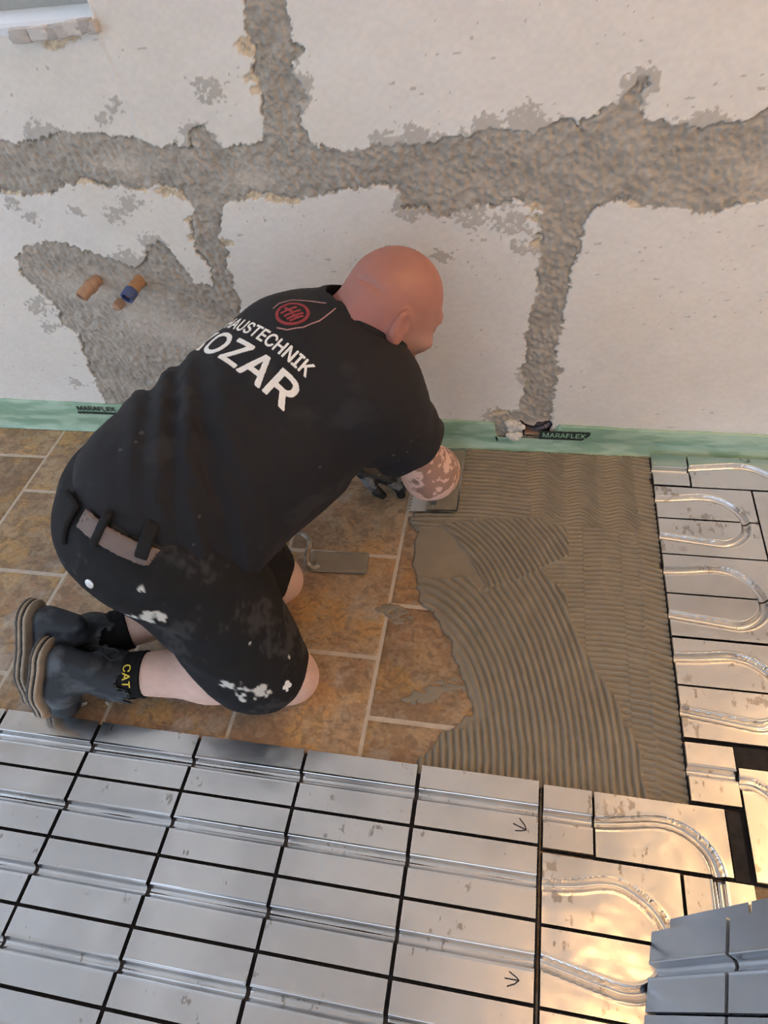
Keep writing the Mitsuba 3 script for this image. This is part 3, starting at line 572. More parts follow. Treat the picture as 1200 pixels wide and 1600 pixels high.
bumped("aluminium_bend", lambda p, n, uv: mikit.fbm(p.x * 11, p.y * 11, p.z * 11, 3), .0022, 2e-3, base_color=proc(scuffed), metallic=1.0, roughness=proc(alu_rough))
bsdf("insulation", base_color=proc(lambda p, n, uv: mix((.022, .022, .024), (.045, .042, .042), mikit.fbm(p.x * 90, p.y * 90, p.z * 90, 3))), roughness=.95, specular=.1)
bsdf("marker_ink", base_color=rgb(.02, .02, .03), roughness=.6)
def groove(d):
    """height of the sheet at the distance d from the middle of a pipe groove"""
    a = np.abs(d); z = np.zeros_like(a)
    z += .0011 * np.exp(-((a - .0122) / .0014) ** 2)
    c = np.where(a < .0085, -.006 - np.sqrt(np.maximum(.0085 ** 2 - a ** 2, 0)), 0)
    return np.where(a < .0085, c, np.where(a < .0105, -.006 * (1 - np.clip((a - .0085) / .002, 0, 1)) ** 1.5, z))
def straight_plate(L, W, seed, along='x', g0=None):
    g0 = W / 2 if g0 is None else g0
    ks = np.r_[-.0155, -.0142, -.0128, -.0115, -.0105, -.0095, -.0086, -.0084, -.0070, -.0045, 0]
    ys = np.unique(np.r_[0, .0012, np.linspace(.004, g0 - .017, 6), g0 + ks, g0 - ks[:-1], np.linspace(g0 + .017, W - .004, 6), W - .0012, W])
    x_ = np.r_[0, .0012, np.linspace(.006, L - .006, 14), L - .0012, L]
    X, Y = np.meshgrid(x_, ys, indexing='ij'); Z = groove(Y - g0)
    Z += rough(np.stack([X, Y, X * 0 + seed * 3.3], -1).reshape(-1, 3), .12, 2, seed).reshape(X.shape) * .0012
    P = np.stack([X, Y, Z], -1)
    dn = lambda R, ax, s: R + np.array([s * .0012 if ax == 0 else 0, s * .0012 if ax == 1 else 0, -.0065])
    P = np.concatenate([dn(P[:1], 0, -.3), P, dn(P[-1:], 0, .3)], 0)
    P = np.concatenate([dn(P[:, :1], 1, -.3), P, dn(P[:, -1:], 1, .3)], 1)
    if along == 'y': P = P[..., [1, 0, 2]]
    return gridmesh(P) if along == 'x' else (gridmesh(P)[0], gridmesh(P)[1][:, ::-1])
def curved_plate(x0, x1, y0, y1, path, seed):
    """a plate with a groove along a bent path, world x and y"""
    s = .0024; X, Y = np.meshgrid(np.linspace(x0, x1, int((x1 - x0) / s) + 1), np.linspace(y0, y1, int((y1 - y0) / s) + 1), indexing='ij')
    S = spline([(a, b, 0) for a, b in path], 160)[:, :2]
    from scipy.spatial import cKDTree
    d = cKDTree(S).query(np.c_[X.ravel(), Y.ravel()])[0].reshape(X.shape)
    dd = d / 1.05; Z = np.where(dd < .0095, -.0110 * np.sqrt(np.maximum(1 - (dd / .0095) ** 2, 0)) - .0015 * (1 - dd / .0095), .0009 * np.exp(-((dd - .0118) / .0016) ** 2))
    Z += rough(np.stack([X, Y, X * 0 + seed], -1).reshape(-1, 3), .10, 2, seed).reshape(X.shape) * .0016
    P = np.stack([X, Y, Z + PZ], -1)
    e = lambda R, dx, dy: R + np.array([dx, dy, -.0065])
    P = np.concatenate([e(P[:1], -.0004, 0), P, e(P[-1:], .0004, 0)], 0); P = np.concatenate([e(P[:, :1], 0, -.0004), P, e(P[:, -1:], 0, .0004)], 1)
    return gridmesh(P)
CORE_Z = .0055
def core(x0, x1, y0, y1, to=None): return box(x0, x1, y0, y1, .0006, CORE_Z)
X0, PITCH = .0885, .2465
YB = [.5026, .3836, .2576, .133, .008, -.117]
variants = [ply(straight_plate(.2385, .1180, s), "aluminium_sheet", 35) for s in range(5)]
core_ply = {}
NTH = ["rightmost", "second-from-right", "third-from-right", "fourth-from-right", "fifth-from-right", "sixth-from-right"]
ROW = ["farthest row", "second-farthest row", "third-farthest row", "fourth-farthest row", "nearest row"]
panels = {}
for r, cols in enumerate([range(0, 6), range(0, 5), range(0, 5), range(0, 5), range(2, 4)]):
    for c in cols:
        xr = X0 - PITCH * c; xl = xr - PITCH; yt, yb = YB[r], YB[r + 1]; h = yt - yb
        k_ = thing("heating_panel", f"{NTH[c]} aluminium panel in the {ROW[r]} of the front grid", "floor panel", "straight-grooved panels of the front grid")
        dz = rng.uniform(-.0004, .0004); dx = rng.uniform(-.0006, .0006)
        sc = (h - (.0008 if r == 0 else .0062)) / .1180
        put("plate", variants[(r * 3 + c * 2) % 5], k_, to=T().translate([xl + .004 + dx, yb + .0031, PZ + dz]).scale([1, sc, 1]))
        put("board", ply(core(xl, xr, yb, yt), "insulation"), k_)
        panels[r, c] = k_
def flat_mark(paths, w, z):
    out = []
    for p in paths:
        g = LineString(p).buffer(w); m = trimesh.creation.extrude_polygon(g, .0003); m.apply_translation([0, 0, z]); out.append(m)
    return join(*out)
put("marker_arrow", ply(flat_mark([[(.0385, .416), (.063, .408)], [(.050, .427), (.060, .416), (.063, .408), (.054, .405), (.043, .404)]], .0010, PZ + .0006), "marker_ink"), panels[0, 0], label="hand-drawn black marker arrow")
put("marker_arrow", ply(flat_mark([[(.036, .164), (.059, .164)], [(.043, .174), (.055, .168), (.059, .164), (.052, .158), (.040, .153)]], .0010, PZ + .0006), "marker_ink"), panels[2, 0], label="hand-drawn black marker arrow")
for (kx, ky) in ((0, 0),):
    pass
def small(x0, x1, y0, y1, label, along='x', g0=None, mat="aluminium_sheet"):
    k_ = thing("short_panel", label, "floor panel")
    m = straight_plate(x1 - x0 - .0045, y1 - y0 - .0045, 3, along, g0) if along == 'x' else straight_plate(y1 - y0 - .0045, x1 - x0 - .0045, 4, along, g0)
    put("plate", ply(m, mat, 35), k_, to=T().translate([x0 + .0022, y0 + .0022, PZ])); put("board", ply(core(x0, x1, y0, y1), "insulation"), k_); return k_
def bend(x0, x1, y0, y1, path, label, seed, mat="aluminium_bend", gap=.0022):
    k_ = thing("bend_panel", label, "floor panel")
    put("plate", ply(curved_plate(x0 + gap, x1 - gap, y0 + gap, y1 - gap, path, seed), mat, 35), k_); put("board", ply(core(x0, x1, y0, y1), "insulation"), k_); return k_
XR = .372
small(XR, .4695, 1.350, 1.472, "short silvery panel touching the green strip at the far right corner of the adhesive")
bend(.4695, .716, 1.347, 1.470, [(.44, 1.412), (.472, 1.418), (.545, 1.429), (.611, 1.434), (.645, 1.424), (.675, 1.400), (.694, 1.370), (.700, 1.33)], "panel with a right-curving groove along the green strip at the wall", 11)
for i, (ym, hi, wd) in enumerate(((1.2315, .1155, .0), (.9935, .119, .0), (.7525, .1195, .0), )):
    nm = ("nearest the wall", "in the middle", "farthest from the wall")[i]
    U = [(.33, ym + .062), (.374, ym + .0655), (.44, ym + .073), (.502, ym + .0795), (.535, ym + .070), (.566, ym + .045), (.585, ym + .006), (.586, ym - .006), (.585, ym - .024), (.566, ym - .056), (.535, ym - .075), (.500, ym - .0755), (.44, ym - .069), (.373, ym - .0615), (.33, ym - .056)]
    bend(XR, .6195, ym, ym + hi, U, f"farther half of the U-turn panel pair {nm}, right of the adhesive", 20 + i)
    bend(XR, .6195, ym - .1195, ym, U, f"nearer half of the U-turn panel pair {nm}, right of the adhesive", 30 + i)
small(.6195, .866, 1.1115, 1.346, "panel at the right picture edge beside the U-turn nearest the wall", 'y', .118)
small(.6195, .866, .874, 1.1115, "panel at the right picture edge beside the middle U-turn", 'y', .118)
small(.6195, .866, .633, .874, "panel at the right picture edge beside the U-turn farthest from the wall", 'y', .118)
small(XR, .4675, .505, .627, "short silvery panel with a straight groove at the near right corner of the adhesive")
bend(.4675, .714, .376, .585, [(.43, .560), (.467, .551), (.492, .551), (.516, .537), (.537, .51), (.545, .47), (.545, .36)], "large panel at the right picture edge, its groove turning toward the leaning stack", 41)
k_ = thing("bare_board", "dark bare insulation strip without sheet metal at the right picture edge", "insulation board"); put("board", ply(box(.4695, .716, .587, .631, .0006, .010), "insulation"), k_); put("backing", ply(box(.4675, .718, .585, .633, .0006, CORE_Z), "insulation"), k_)
k_ = thing("bare_board", "dark bare insulation strip right of the golden curved-groove panel at the adhesive", "insulation board"); put("board", ply(box(.437, .462, .376, .499, .0006, .010), "insulation"), k_); put("backing", ply(box(.434, .4675, .373, .502, .0006, CORE_Z), "insulation"), k_)
# front right field
XF = .0925
small(XF, .1895, .3795, .5015, "short straight-grooved panel left of the golden quarter-turn panel at the adhesive's near edge")
bend(.1895, .4335, .3765, .5005, [(.15, .438), (.19, .440), (.26, .450), (.322, .457), (.369, .440), (.396, .411), (.405, .377), (.405, .34)], "golden panel with a quarter-turn groove along the adhesive's near edge", 51, "aluminium_dented")
bend(XF, .3405, .2535, .3745, [(.05, .312), (.096, .317), (.165, .327), (.226, .337), (.266, .322), (.294, .299), (.308, .270), (.311, .252), (.308, .228), (.292, .200), (.264, .180), (.236, .174), (.213, .176), (.15, .187), (.098, .196), (.05, .203)], "farther half of the golden U-turn panel, its groove vanishing behind the leaning stack", 52, "aluminium_dented")
bend(XF, .3405, .1325, .2520, [(.05, .312), (.096, .317), (.165, .327), (.226, .337), (.266, .322), (.294, .299), (.308, .270), (.311, .252), (.308, .228), (.292, .200), (.264, .180), (.236, .174), (.213, .176), (.15, .187), (.098, .196), (.05, .203)], "nearer half of the golden U-turn panel beside the leaning stack's foot", 53, "aluminium_dented")
bend(XF, .3405, .0080, .1310, [(.05, .070), (.096, .068), (.165, .062), (.25, .05), (.38, .03)], "golden panel at the bottom picture edge left of the leaning stack", 54, "aluminium_dented")
small(.3425, .4655, .2500, .3735, "short panel with an upright groove just behind the leaning stack", 'y', .0595)
# ---------------------------------------------------------------- the stack of panels leaning at the right
bsdf("film_aluminium", base_color=proc(lambda p, n, uv: mix((.52, .55, .60), (.60, .63, .67), mikit.fbm(p.x * 9, p.y * 9, p.z * 9, 3))), metallic=.9, roughness=.30)
SW, SU = np.array([-.162, -.987, 0]), np.array([.250, -.041, .967]); SN = np.cross(SW, SU); SN = SN if SN[0] < 0 else -SN
def leaning(A, rows, cols, seed):
    ms = []
    cells = []
    for i in range(rows):
        for j in range(cols):
            v, f = straight_plate(.2400 if j else .2385, .1180, seed + i)
            P = A + np.outer(v[:, 1] + i * .1225 + .0005, SW) + np.outer(v[:, 0] + j * .2465, SU) + np.outer(v[:, 2], SN)
            cells.append((P, f[:, ::-1]))
    L = cols * .2465; Wd = rows * .1225
    o = [A + a * SW + b * SU + c * SN for c in (-.0240, -.0165) for a, b in ((.0005, .0005), (Wd, .0005), (Wd, L), (.0005, L))]
    bd = trimesh.convex.convex_hull(np.array(o))
    return cells, bd
A0 = np.array([.2815, .2715, .022])
for s, (off, sh, lb) in enumerate(((0.0, 0.0, "bluish grey front panel of the leaning stack at the lower right"), (.028, -.030, "second panel of the leaning stack, its edge showing just behind the front one"), (.056, -.012, "third panel of the leaning stack, hidden behind the second"), (.072, .01, "last panel of the leaning stack, hidden at the back"))):
    if s > 2: break
    A = A0 - SN * off + SW * sh + SU * (off * .25)
    k_ = thing("leaning_panel", lb, "floor panel")
    cells, bd = leaning(A, 2 if s else 3, 3, 60 + s)
    for P, f in cells: put("plate", ply((P, f), "film_aluminium", 35), k_)
    put("board", ply(bd, "insulation"), k_)

# ---------------------------------------------------------------- combed tile adhesive
H2 = .0020
bx, by = np.arange(-.34, .3721, H2), np.arange(.490, 1.4901, H2)
BX, BY = np.meshgrid(bx, by, indexing='ij'); bs = BX.shape; bp = np.stack([BX, BY, BX * 0], -1).reshape(-1, 3)
nb = lambda size, oc, seed: rough(bp, size, oc, seed).reshape(bs)
wob = nb(.09, 2, 81); w2 = nb(.03, 2, 82)
msk = inside(BED, BX + w2 * .022 + nb(.008, 2, 83) * .006, BY + wob * .03 + nb(.011, 2, 84) * .012) & (BY < 1.4755)
def sdist(poly, j=1.0):
    m = inside(poly, BX + j * w2 * .010, BY + j * nb(.03, 2, 85) * .010); return (ndimage.distance_transform_edt(m) - ndimage.distance_transform_edt(~m)) * H2
P_ = .0150
ridge = lambda ph: np.abs(np.sin(np.pi * ph)) ** .55
amp = 1 + .5 * nb(.06, 2, 86)
def comb(ph, k=1.0): return ridge(ph + k * (.22 * wob + .12 * w2)) * .0115
c1, c2 = CENT[0], CENT[1]
phC = np.hypot((BX - c1[0]) * 1.0, (BY - c1[1]) * .95) / (P_ * 1.0)
phD = np.hypot((BX - c2[0]) * 1.0, (BY - c2[1]) * .62) / (P_ * 1.0)
phA = (np.hypot(BX + .11, BY + .10)) / P_
phB = (BY + .30 * BX + .012 * np.sin(BX * 60)) / (P_ * .82)
phE = (BY + .03 * BX + .006 * np.sin(BX * 19) + .004 * np.floor(BX / .092)) / (P_ * .96)
phF = (BY + .25 * (BX - .33)) / (P_ * 1.08)
sA, sB, sC, sD, sS = sdist(REGA), sdist(REGB), sdist(REGC), sdist(REGD), sdist(SMOOTH)
z = comb(phE, .8) * .72; top_s = 99 + 0 * z
def over(z, zn, s, pile=.0022):
    t = np.clip(s / .006 + .5, 0, 1); return z * (1 - t) + zn * t + pile * np.exp(-(s / .006) ** 2) * (.6 + 1.6 * nb(.02, 2, 91))
z = over(z, comb(phF) * .85, BX - .318 + .012 * w2, .001)
z = over(z, comb(phB) * .66, sB, .0012); z = over(z, comb(phA) * .85, sA); z = over(z, comb(phD), sD, .0026); z = over(z, comb(phC), sC, .0026)
strk = np.floor(BX / .092 + .3 * wob); z = z + .0018 * np.exp(-(((BX / .092 + .3 * wob) % 1 - .5) / .06) ** 2) * (BX > .0)
thin = np.clip((nb(.12, 2, 87) - .02) * 6, 0, 1)
z = z * (.85 + .3 * nb(.05, 2, 88)) + .0015 - .0026 * thin
z = over(z, .0052 + .0012 * nb(.05, 2, 89) + .0006 * nb(.008, 2, 90), sS, .0012)
lip = ndimage.distance_transform_edt(msk) * H2
lf = np.exp(-(lip / .020) ** 2) * (BX < .05) * (BY < 1.17) * (BY > .60); z = z * (1 - lf) + lf * .0050                  # smooth lip at the tiles
z = np.minimum(z, np.sqrt(np.maximum(lip, 0) * .010) + .0003) + .0004 * nb(.006, 2, 92)
z = np.where(lip <= H2 * 1.01, -.0012, z)
v, f = gridmesh(np.stack([BX, BY, z], -1)); f = f[msk.ravel()[f].all(1)]
u, inv = np.unique(f, return_inverse=True)
bumped("wet_adhesive", lambda p, n, uv: mikit.fbm(p.x * 160, p.y * 160, p.z * 200, 3), .0006, 6e-4,
       base_color=proc(lambda p, n, uv: mix((.205, .180, .138), (.275, .243, .190), mikit.fbm(p.x * 26, p.y * 26, p.z * 60, 3))), roughness=.55, specular=.4)
bed = put("tile_adhesive", ply((v[u], inv.reshape(-1, 3)), "wet_adhesive", True), label="wide bed of wet grey-brown tile adhesive combed into curved ridges on the tiles", cat="adhesive", kind="stuff")
for i, S in enumerate((SM1, SM2)):
    pl = Polygon(S).buffer(.004); x0, y0, x1, y1 = pl.bounds
    A, B = np.meshgrid(np.arange(x0 - .01, x1 + .01, .002), np.arange(y0 - .01, y1 + .01, .002), indexing='ij'); q = np.stack([A, B, A * 0], -1).reshape(-1, 3)
    ok = shapely.contains_xy(pl, A + (rough(q, .02, 3, 5) * .03).reshape(A.shape), B + (rough(q, .02, 3, 6) * .03).reshape(A.shape)) & (rough(q * [1, 2, 1], .02, 3, 7 + i).reshape(A.shape) > -.12)
    dd = ndimage.distance_transform_edt(ok) * .002
    v, f = gridmesh(np.stack([A, B, np.where(ok, .0010 + np.minimum(dd, .008) * .12, -.002)], -1)); f = f[ok.ravel()[f].any(1)]; u, inv = np.unique(f, return_inverse=True)
    put("adhesive_smear", ply((v[u], inv.reshape(-1, 3)), "wet_adhesive", True), label=("small grey adhesive smear on the grout joint left of the adhesive bed", "grey adhesive smear on the ochre tile at the lower left edge of the adhesive bed")[i], cat="adhesive", kind="stuff")

# ---------------------------------------------------------------- margin trowel on the tiles
bsdf("steel_dull", base_color=rgb(.42, .42, .40), metallic=.9, roughness=.38)
bsdf("steel_caked", base_color=proc(lambda p, n, uv: mix((.36, .34, .30), (.24, .20, .15), smoothstep(.45, .6, mikit.fbm(p.x * 80, p.y * 80, p.z * 80, 3)))), metallic=.45, roughness=.5)
bsdf("handle_grey", base_color=rgb(.22, .21, .16), roughness=.55)
tw = thing("margin_trowel", "small rectangular trowel with a mortar-coated blade lying on the tiles before the man's knee", "trowel")
quad = Polygon([(-.530, 1.050), (-.372, 1.056), (-.366, .986), (-.524, .981)]).buffer(-.006).buffer(.006)
def slab(pl, z0, z1): m = trimesh.creation.extrude_polygon(pl, z1 - z0); m.apply_translation([0, 0, z0]); return m
put("blade", ply(slab(quad, .0030, .0046), "steel_dull"), tw)
g = quad.buffer(-.0008); mc = []
A, B = np.meshgrid(np.linspace(-.531, -.364, 60), np.linspace(.980, 1.057, 30), indexing='ij'); q = np.stack([A, B, A * 0], -1).reshape(-1, 3); ok = shapely.contains_xy(g, A, B)
dd = ndimage.distance_transform_edt(np.pad(ok, 1))[1:-1, 1:-1] * .0027
v, f = gridmesh(np.stack([A, B, .0044 + np.minimum(dd, .01) * .28 * (1 + .8 * rough(q, .03, 2, 3).reshape(A.shape))], -1)); f = f[ok.ravel()[f].all(1)]
put("mortar_coat", ply((v, f), "wet_adhesive", True), tw, label="coat of grey mortar")
put("neck", ply(tube(spline([(-.500, 1.004, .0055), (-.522, .994, .008), (-.532, 1.004, .020), (-.530, 1.030, .036), (-.534, 1.056, .044), (-.552, 1.070, .044), (-.585, 1.084, .044)], 40), np.r_[np.linspace(.0095, .0075, 20), np.linspace(.0075, .0065, 20)], 12), "steel_caked", True), tw, label="bent steel neck crusted with mortar")
put("handle", ply(tube(spline([(-.575, 1.081, .044), (-.590, 1.086, .043), (-.630, 1.102, .038), (-.690, 1.126, .028), (-.705, 1.132, .026)], 24), np.r_[np.linspace(.0095, .0135, 6), np.linspace(.0135, .015, 14), np.linspace(.014, .006, 4)], 16), "handle_grey", True), tw)
# ---------------------------------------------------------------- notched trowel in the hand
nt = thing("notched_trowel", "steel notched trowel standing in the adhesive under the man's right hand", "trowel")
NX0, NX1, NY0, NY1 = -.288, -.150, 1.205, 1.455
def lift(x): return .0118 + (x - NX0) * .09
pts = [(NX0, NY0)]
for y in np.arange(NY0 + .006, NY1 - .004, .012): pts += [(NX0, y), (NX0 + .006, y), (NX0 + .006, y + .006), (NX0, y + .006)]
pts += [(NX0, NY1), (NX1, NY1), (NX1, NY0)]
bl = trimesh.creation.extrude_polygon(Polygon(pts).buffer(0), .0012); bl.vertices[:, 2] += lift(bl.vertices[:, 0])
bsdf("steel_bright", base_color=rgb(.60, .61, .60), metallic=1.0, roughness=.24)
put("blade", ply(bl, "steel_bright"), nt)
GRIP0, GRIP1 = RWR + RA * .088 - RN * .030 + np.array([.0, -.055, .006]), RWR + RA * .088 - RN * .030 + np.array([.0, .075, -.004])
put("spine", ply(join(box(-.226, -.212, NY0 + .02, NY1 - .02, lift(-.22) + .001, lift(-.22) + .007)), "steel_dull"), nt)
for y, G in ((NY0 + .055, GRIP0), (NY1 - .075, GRIP1)): put("post", ply(tube([(-.219, y, lift(-.219) + .004), (-.219, y, G[2] * .7), (G[0], G[1], G[2])], .005, 10), "steel_dull", True), nt)
put("grip", ply(tube([GRIP0, GRIP0 * .75 + GRIP1 * .25, (GRIP0 + GRIP1) / 2, GRIP0 * .25 + GRIP1 * .75, GRIP1], [.012, .0145, .0155, .0145, .012], 16), "handle_grey", True), nt)
v, f = gridmesh(np.stack(np.broadcast_arrays(*[a.astype(float) for a in np.meshgrid(np.linspace(NX0 + .05, NX1 - .004, 26), np.linspace(NY0 + .004, NY1 - .01, 40), indexing='ij')], np.zeros((26, 40))), -1))
v[:, 2] = lift(v[:, 0]) + .0011 + np.maximum(.004 * rough(v, .04, 3, 12) + .0022, .0002)
put("mortar_coat", ply((v, f), "wet_adhesive", True), nt, label="wet adhesive on the blade")

bsdf("chip_white", base_color=rgb(.66, .64, .60), roughness=.95)
for i, (x, y, w, lb) in enumerate(((-.973, .548, .010, "small white plaster chip on the tiles beside the near boot's toe"), (-.915, .558, .008, "small white plaster chip on the tiles below the sock's yellow letters"))):
    s_ = trimesh.creation.icosphere(subdivisions=2); q = s_.vertices * (1 + .7 * rough(s_.vertices + i * 4, .6, 2, i)[:, None]) * [w, .004, .003]
    a_ = .5 - i; put("plaster_chip", ply((np.c_[q[:, 0] * math.cos(a_) - q[:, 1] * math.sin(a_) + x, q[:, 0] * math.sin(a_) + q[:, 1] * math.cos(a_) + y, q[:, 2] + .0022], s_.faces), "chip_white"), label=lb, cat="debris")
# ---------------------------------------------------------------- the kneeling man
E1 = 1e-4
def normals_of(fn, p): return np.stack([fn(p + E1 * np.eye(3)[i]) - fn(p - E1 * np.eye(3)[i]) for i in range(3)], -1) / (2 * E1)
who = thing("person", "bald man kneeling in black T-shirt and black shorts, bent over the wet adhesive", "person")
bv, bf = surface(body_sdf, (-1.12, .42, -.04), (.0, 1.46, .90), .0042)
bn = rough(bv, .05, 3, 5); bm_ = rough(bv, .014, 3, 6)
base = np.array([.66, .44, .36]) * np.ones((len(bv), 1))
hd = np.exp(-(np.maximum(np.linalg.norm(bv - HC, axis=1) - .16, 0) / .03) ** 2)[:, None]
base = base * (1 - hd) + hd * np.array([.345, .158, .128])
nk = np.exp(-((np.linalg.norm(bv - hp(-.055, .03, -.085), axis=1)) / .075) ** 2)[:, None]
base = base * (1 - .75 * nk) + .75 * nk * np.array([.40, .125, .10])
faceb = np.exp(-((np.linalg.norm(bv - hp(.06, .05, -.07), axis=1)) / .05) ** 2)[:, None]; base = base * (1 - .5 * faceb) + .5 * faceb * np.array([.50, .33, .25])
stub = np.exp(-((np.linalg.norm(bv - hp(-.085, .02, -.080), axis=1)) / .030) ** 2)[:, None]; base = base * (1 - .5 * stub) + .5 * stub * np.array([.30, .20, .16])   # short hair at the nape
ar = np.minimum(cone(bv, RELB + (RSH - RELB) * .25, RWR, .100, .090), 0) < 0
ink = ar & (bn * .5 + bm_ * 1.5 + .10 * np.sin((bv @ unit(V(.6, -.3, .7))) * 130 + 9 * bn) > -.10) & ((bv - RELB) @ hr > -.034 + .1 * bn)
base = np.where(ink[:, None], base * [.46, .40, .38], base)
la = cone(bv, LELB, LWR, .07, .06) < 0; base = np.where((la & (bn > -.06))[:, None], base * [.55, .56, .55], base)
base = base * (1 + .22 * bn[:, None] + .10 * bm_[:, None])
bumped("skin", lambda p, n, uv: mikit.fbm(p.x * 260, p.y * 260, p.z * 260, 2), .0007, 6e-4, base_color={"type": "mesh_attribute", "name": "vertex_color"}, roughness=.46, specular=.4)
put("body", ply((bv, bf), "skin", True, color=np.clip(base, .02, .9)), who)

# shirt with its print
def cloth_bump(p, n, uv): return mikit.fbm(p.x * 40, p.y * 40, p.z * 40, 3) * .8 + mikit.noise(p.x * 700, p.y * 700, p.z * 700) * .06
def dusty(a, b):
    def f(p, n, uv):
        d = smoothstep(.62, .76, mikit.fbm(p.x * 13, p.y * 13, p.z * 13, 4)); s = smoothstep(.84, .88, mikit.noise(p.x * 90, p.y * 90, p.z * 90)) * smoothstep(.60, .70, mikit.fbm(p.x * 9 + 4, p.y * 9, p.z * 9, 2))
        return mix(mix(a, b, d * .5), (.16, .15, .14), s * .25)
    return f
bumped("black_jersey", cloth_bump, .006, 1.5e-3, base_color=proc(dusty((.0145, .0145, .0175), (.030, .030, .033))), roughness=.78, specular=.25, sheen=.35)
sv, sf = surface(shirt_sdf, (-1.0, .52, .22), (.0, 1.46, .86), .0042)
shirt = put("t_shirt", ply((sv, sf), "black_jersey", True), who, label="black T-shirt with a white and red company print on the back")
bsdf("print_white", base_color=rgb(.80, .78, .74), roughness=.7)
bsdf("print_red", base_color=rgb(.26, .035, .045), roughness=.7)
bsdf("print_outline", base_color=rgb(.36, .20, .20), roughness=.7)
TX = unit(V(.0785, -.0500, -.0200)); TN = unit(V(.10, -.30, .94)); TN = unit(TN - (TN @ TX) * TX); TY = np.cross(TN, TX); TO = V(-.5750, .9760, .702)
def on_shirt(m, off=.0011):
    """lays flat lettering (metres along TX, TY) onto the cloth"""
    v, f = trimesh.remesh.subdivide_to_size(m.vertices, m.faces, .010, max_iter=8)
    o = TO + v[:, :1] * TX + v[:, 1:2] * TY + .12 * TN
    p = march(shirt_sdf, o, -TN); return p + (off + np.minimum(v[:, 2:], 0) * 0 + v[:, 2:] - v[:, 2].max()) * TN, f
def word(t, cap, x0, x1, y, slant=0.0, bold=True):
    m = meshkit.text_mesh(t, cap, .0022, bold=bold); b = m.bounds; m.apply_translation(-b[0] * [1, 0, 1]); m.vertices[:, 0] *= (x1 - x0) / (b[1, 0] - b[0, 0]); m.vertices[:, 0] += x0 + m.vertices[:, 1] * slant; m.vertices[:, 1] += y; return m
put("lettering", ply(on_shirt(word("KOZAR", .054, -.108, .195, -.002)), "print_white"), shirt, label="white capital letters KOZAR")
put("lettering", ply(on_shirt(word("HAUSTECHNIK", .026, -.062, .186, .068)), "print_white"), shirt, label="white lettering HAUSTECHNIK")
LC = (.072, .150)
ring = lambda r, w: LineString([(r * math.cos(a), r * .92 * math.sin(a)) for a in np.linspace(0, 2 * np.pi, 73)]).buffer(w)
def bar(a, b, w=.0027): return LineString([a, b]).buffer(w, cap_style=2)
hh = ring(.030, .0021).difference(Polygon([(-.05, -.012), (-.012, -.05), (-.05, -.05)])).union(ring(.0335, .0008))
for q in (bar((-.018, -.014), (-.007, .018)), bar((-.024, .002), (-.002, .002)), bar((-.006, -.016), (.006, .016)), bar((.004, -.018), (.016, .014)), bar((.004, -.002), (.018, -.002)), bar((.012, -.018), (.022, .008))): hh = hh.union(q)
drop = LineString([(-.044, -.010), (-.046, .006), (-.034, .030), (-.012, .044), (.020, .060), (.046, .084), (.050, .052), (.052, .020), (.044, -.012), (.024, -.036), (.004, -.043)])
dz_ = lambda g, t=.0022: join(*[trimesh.creation.extrude_polygon(x, t) for x in getattr(g, 'geoms', [g])])
def at_logo(m): m.apply_translation([LC[0], LC[1], 0]); return m
lg = put("emblem", ply(on_shirt(at_logo(dz_(hh))), "print_red"), shirt, label="dark red round emblem of two letters H")
put("drop_outline", ply(on_shirt(at_logo(dz_(drop.buffer(.0013)))), "print_outline"), lg)
put("collar", ply(surface(lambda p: smax(np.abs(shirt_sdf(p)) - .0035, np.abs(cone(p, C7 + V(.012, .012, .0), hp(-.02, 0, -.03), .064, .075) - .008) - .008, .003), C7 - .13, C7 + V(.16, .16, .12), .004), "black_jersey", True), shirt)

# shorts, belt, loops
hv_, hf_ = surface(shorts_sdf, (-1.1, .45, -.02), (-.28, 1.12, .72), .0042)
sp = rough(hv_, .030, 3, 15); sp2 = rough(hv_ * [1, 1, .5], .008, 2, 16)
col = np.array([.0115, .0115, .0130]) * (1 + .5 * sp[:, None])
white = np.zeros(len(hv_))
for (x, y, zz, r_) in ((-.765, .60, .412, .022), (-.735, .588, .405, .016), (-.690, .577, .400, .022), (-.660, .570, .400, .028), (-.634, .5735, .397, .020), (-.520, .548, .180, .030), (-.490, .556, .165, .024), (-.545, .552, .205, .022), (-.650, .5835, .479, .016), (-.495, .603, .285, .006), (-.441, .632, .186, .007), (-.470, .60, .225, .006), (-.475, .565, .158, .008), (-.83, .70, .50, .014)):
    white = np.maximum(white, np.exp(-((hv_ - [x, y, zz]) ** 2).sum(1) / r_ ** 2))
wm = np.clip((white * 1.15 + sp * 1.3 + sp2 * 1.1 - .72) / .12, 0, 1)[:, None]
col = col * (1 - wm) + wm * np.array([.55, .54, .50])
dust = np.clip((rough(hv_, .08, 3, 17) + .3 * sp2 - .10) / .1, 0, 1)[:, None]; col = col + .020 * dust
bumped("black_canvas", cloth_bump, .005, 1.5e-3, base_color={"type": "mesh_attribute", "name": "vertex_color"}, roughness=.8, specular=.25)
shorts = put("work_shorts", ply((hv_, hf_), "black_canvas", True, color=np.clip(col, .008, .9)), who, label="black work shorts smeared with white plaster")
bsdf("belt_leather", base_color=proc(lambda p, n, uv: mix((.11, .075, .062), (.18, .13, .11), mikit.fbm(p.x * 30, p.y * 30, p.z * 30, 3))), roughness=.55)
bsdf("canvas_plain", base_color=rgb(.0125, .0125, .014), roughness=.8, specular=.25)
BN, BO = unit(V(.40, .38, .83)), WAIST + V(-.075, -.075, .062)
def shorts_long(p): return smin(shorts_sdf(p), flatcone(p, (RHIP + LHIP) / 2 + V(.05, .05, .06), WAIST + V(-.035, -.04, -.02), .13, .132, LAT, 1.25), .06)
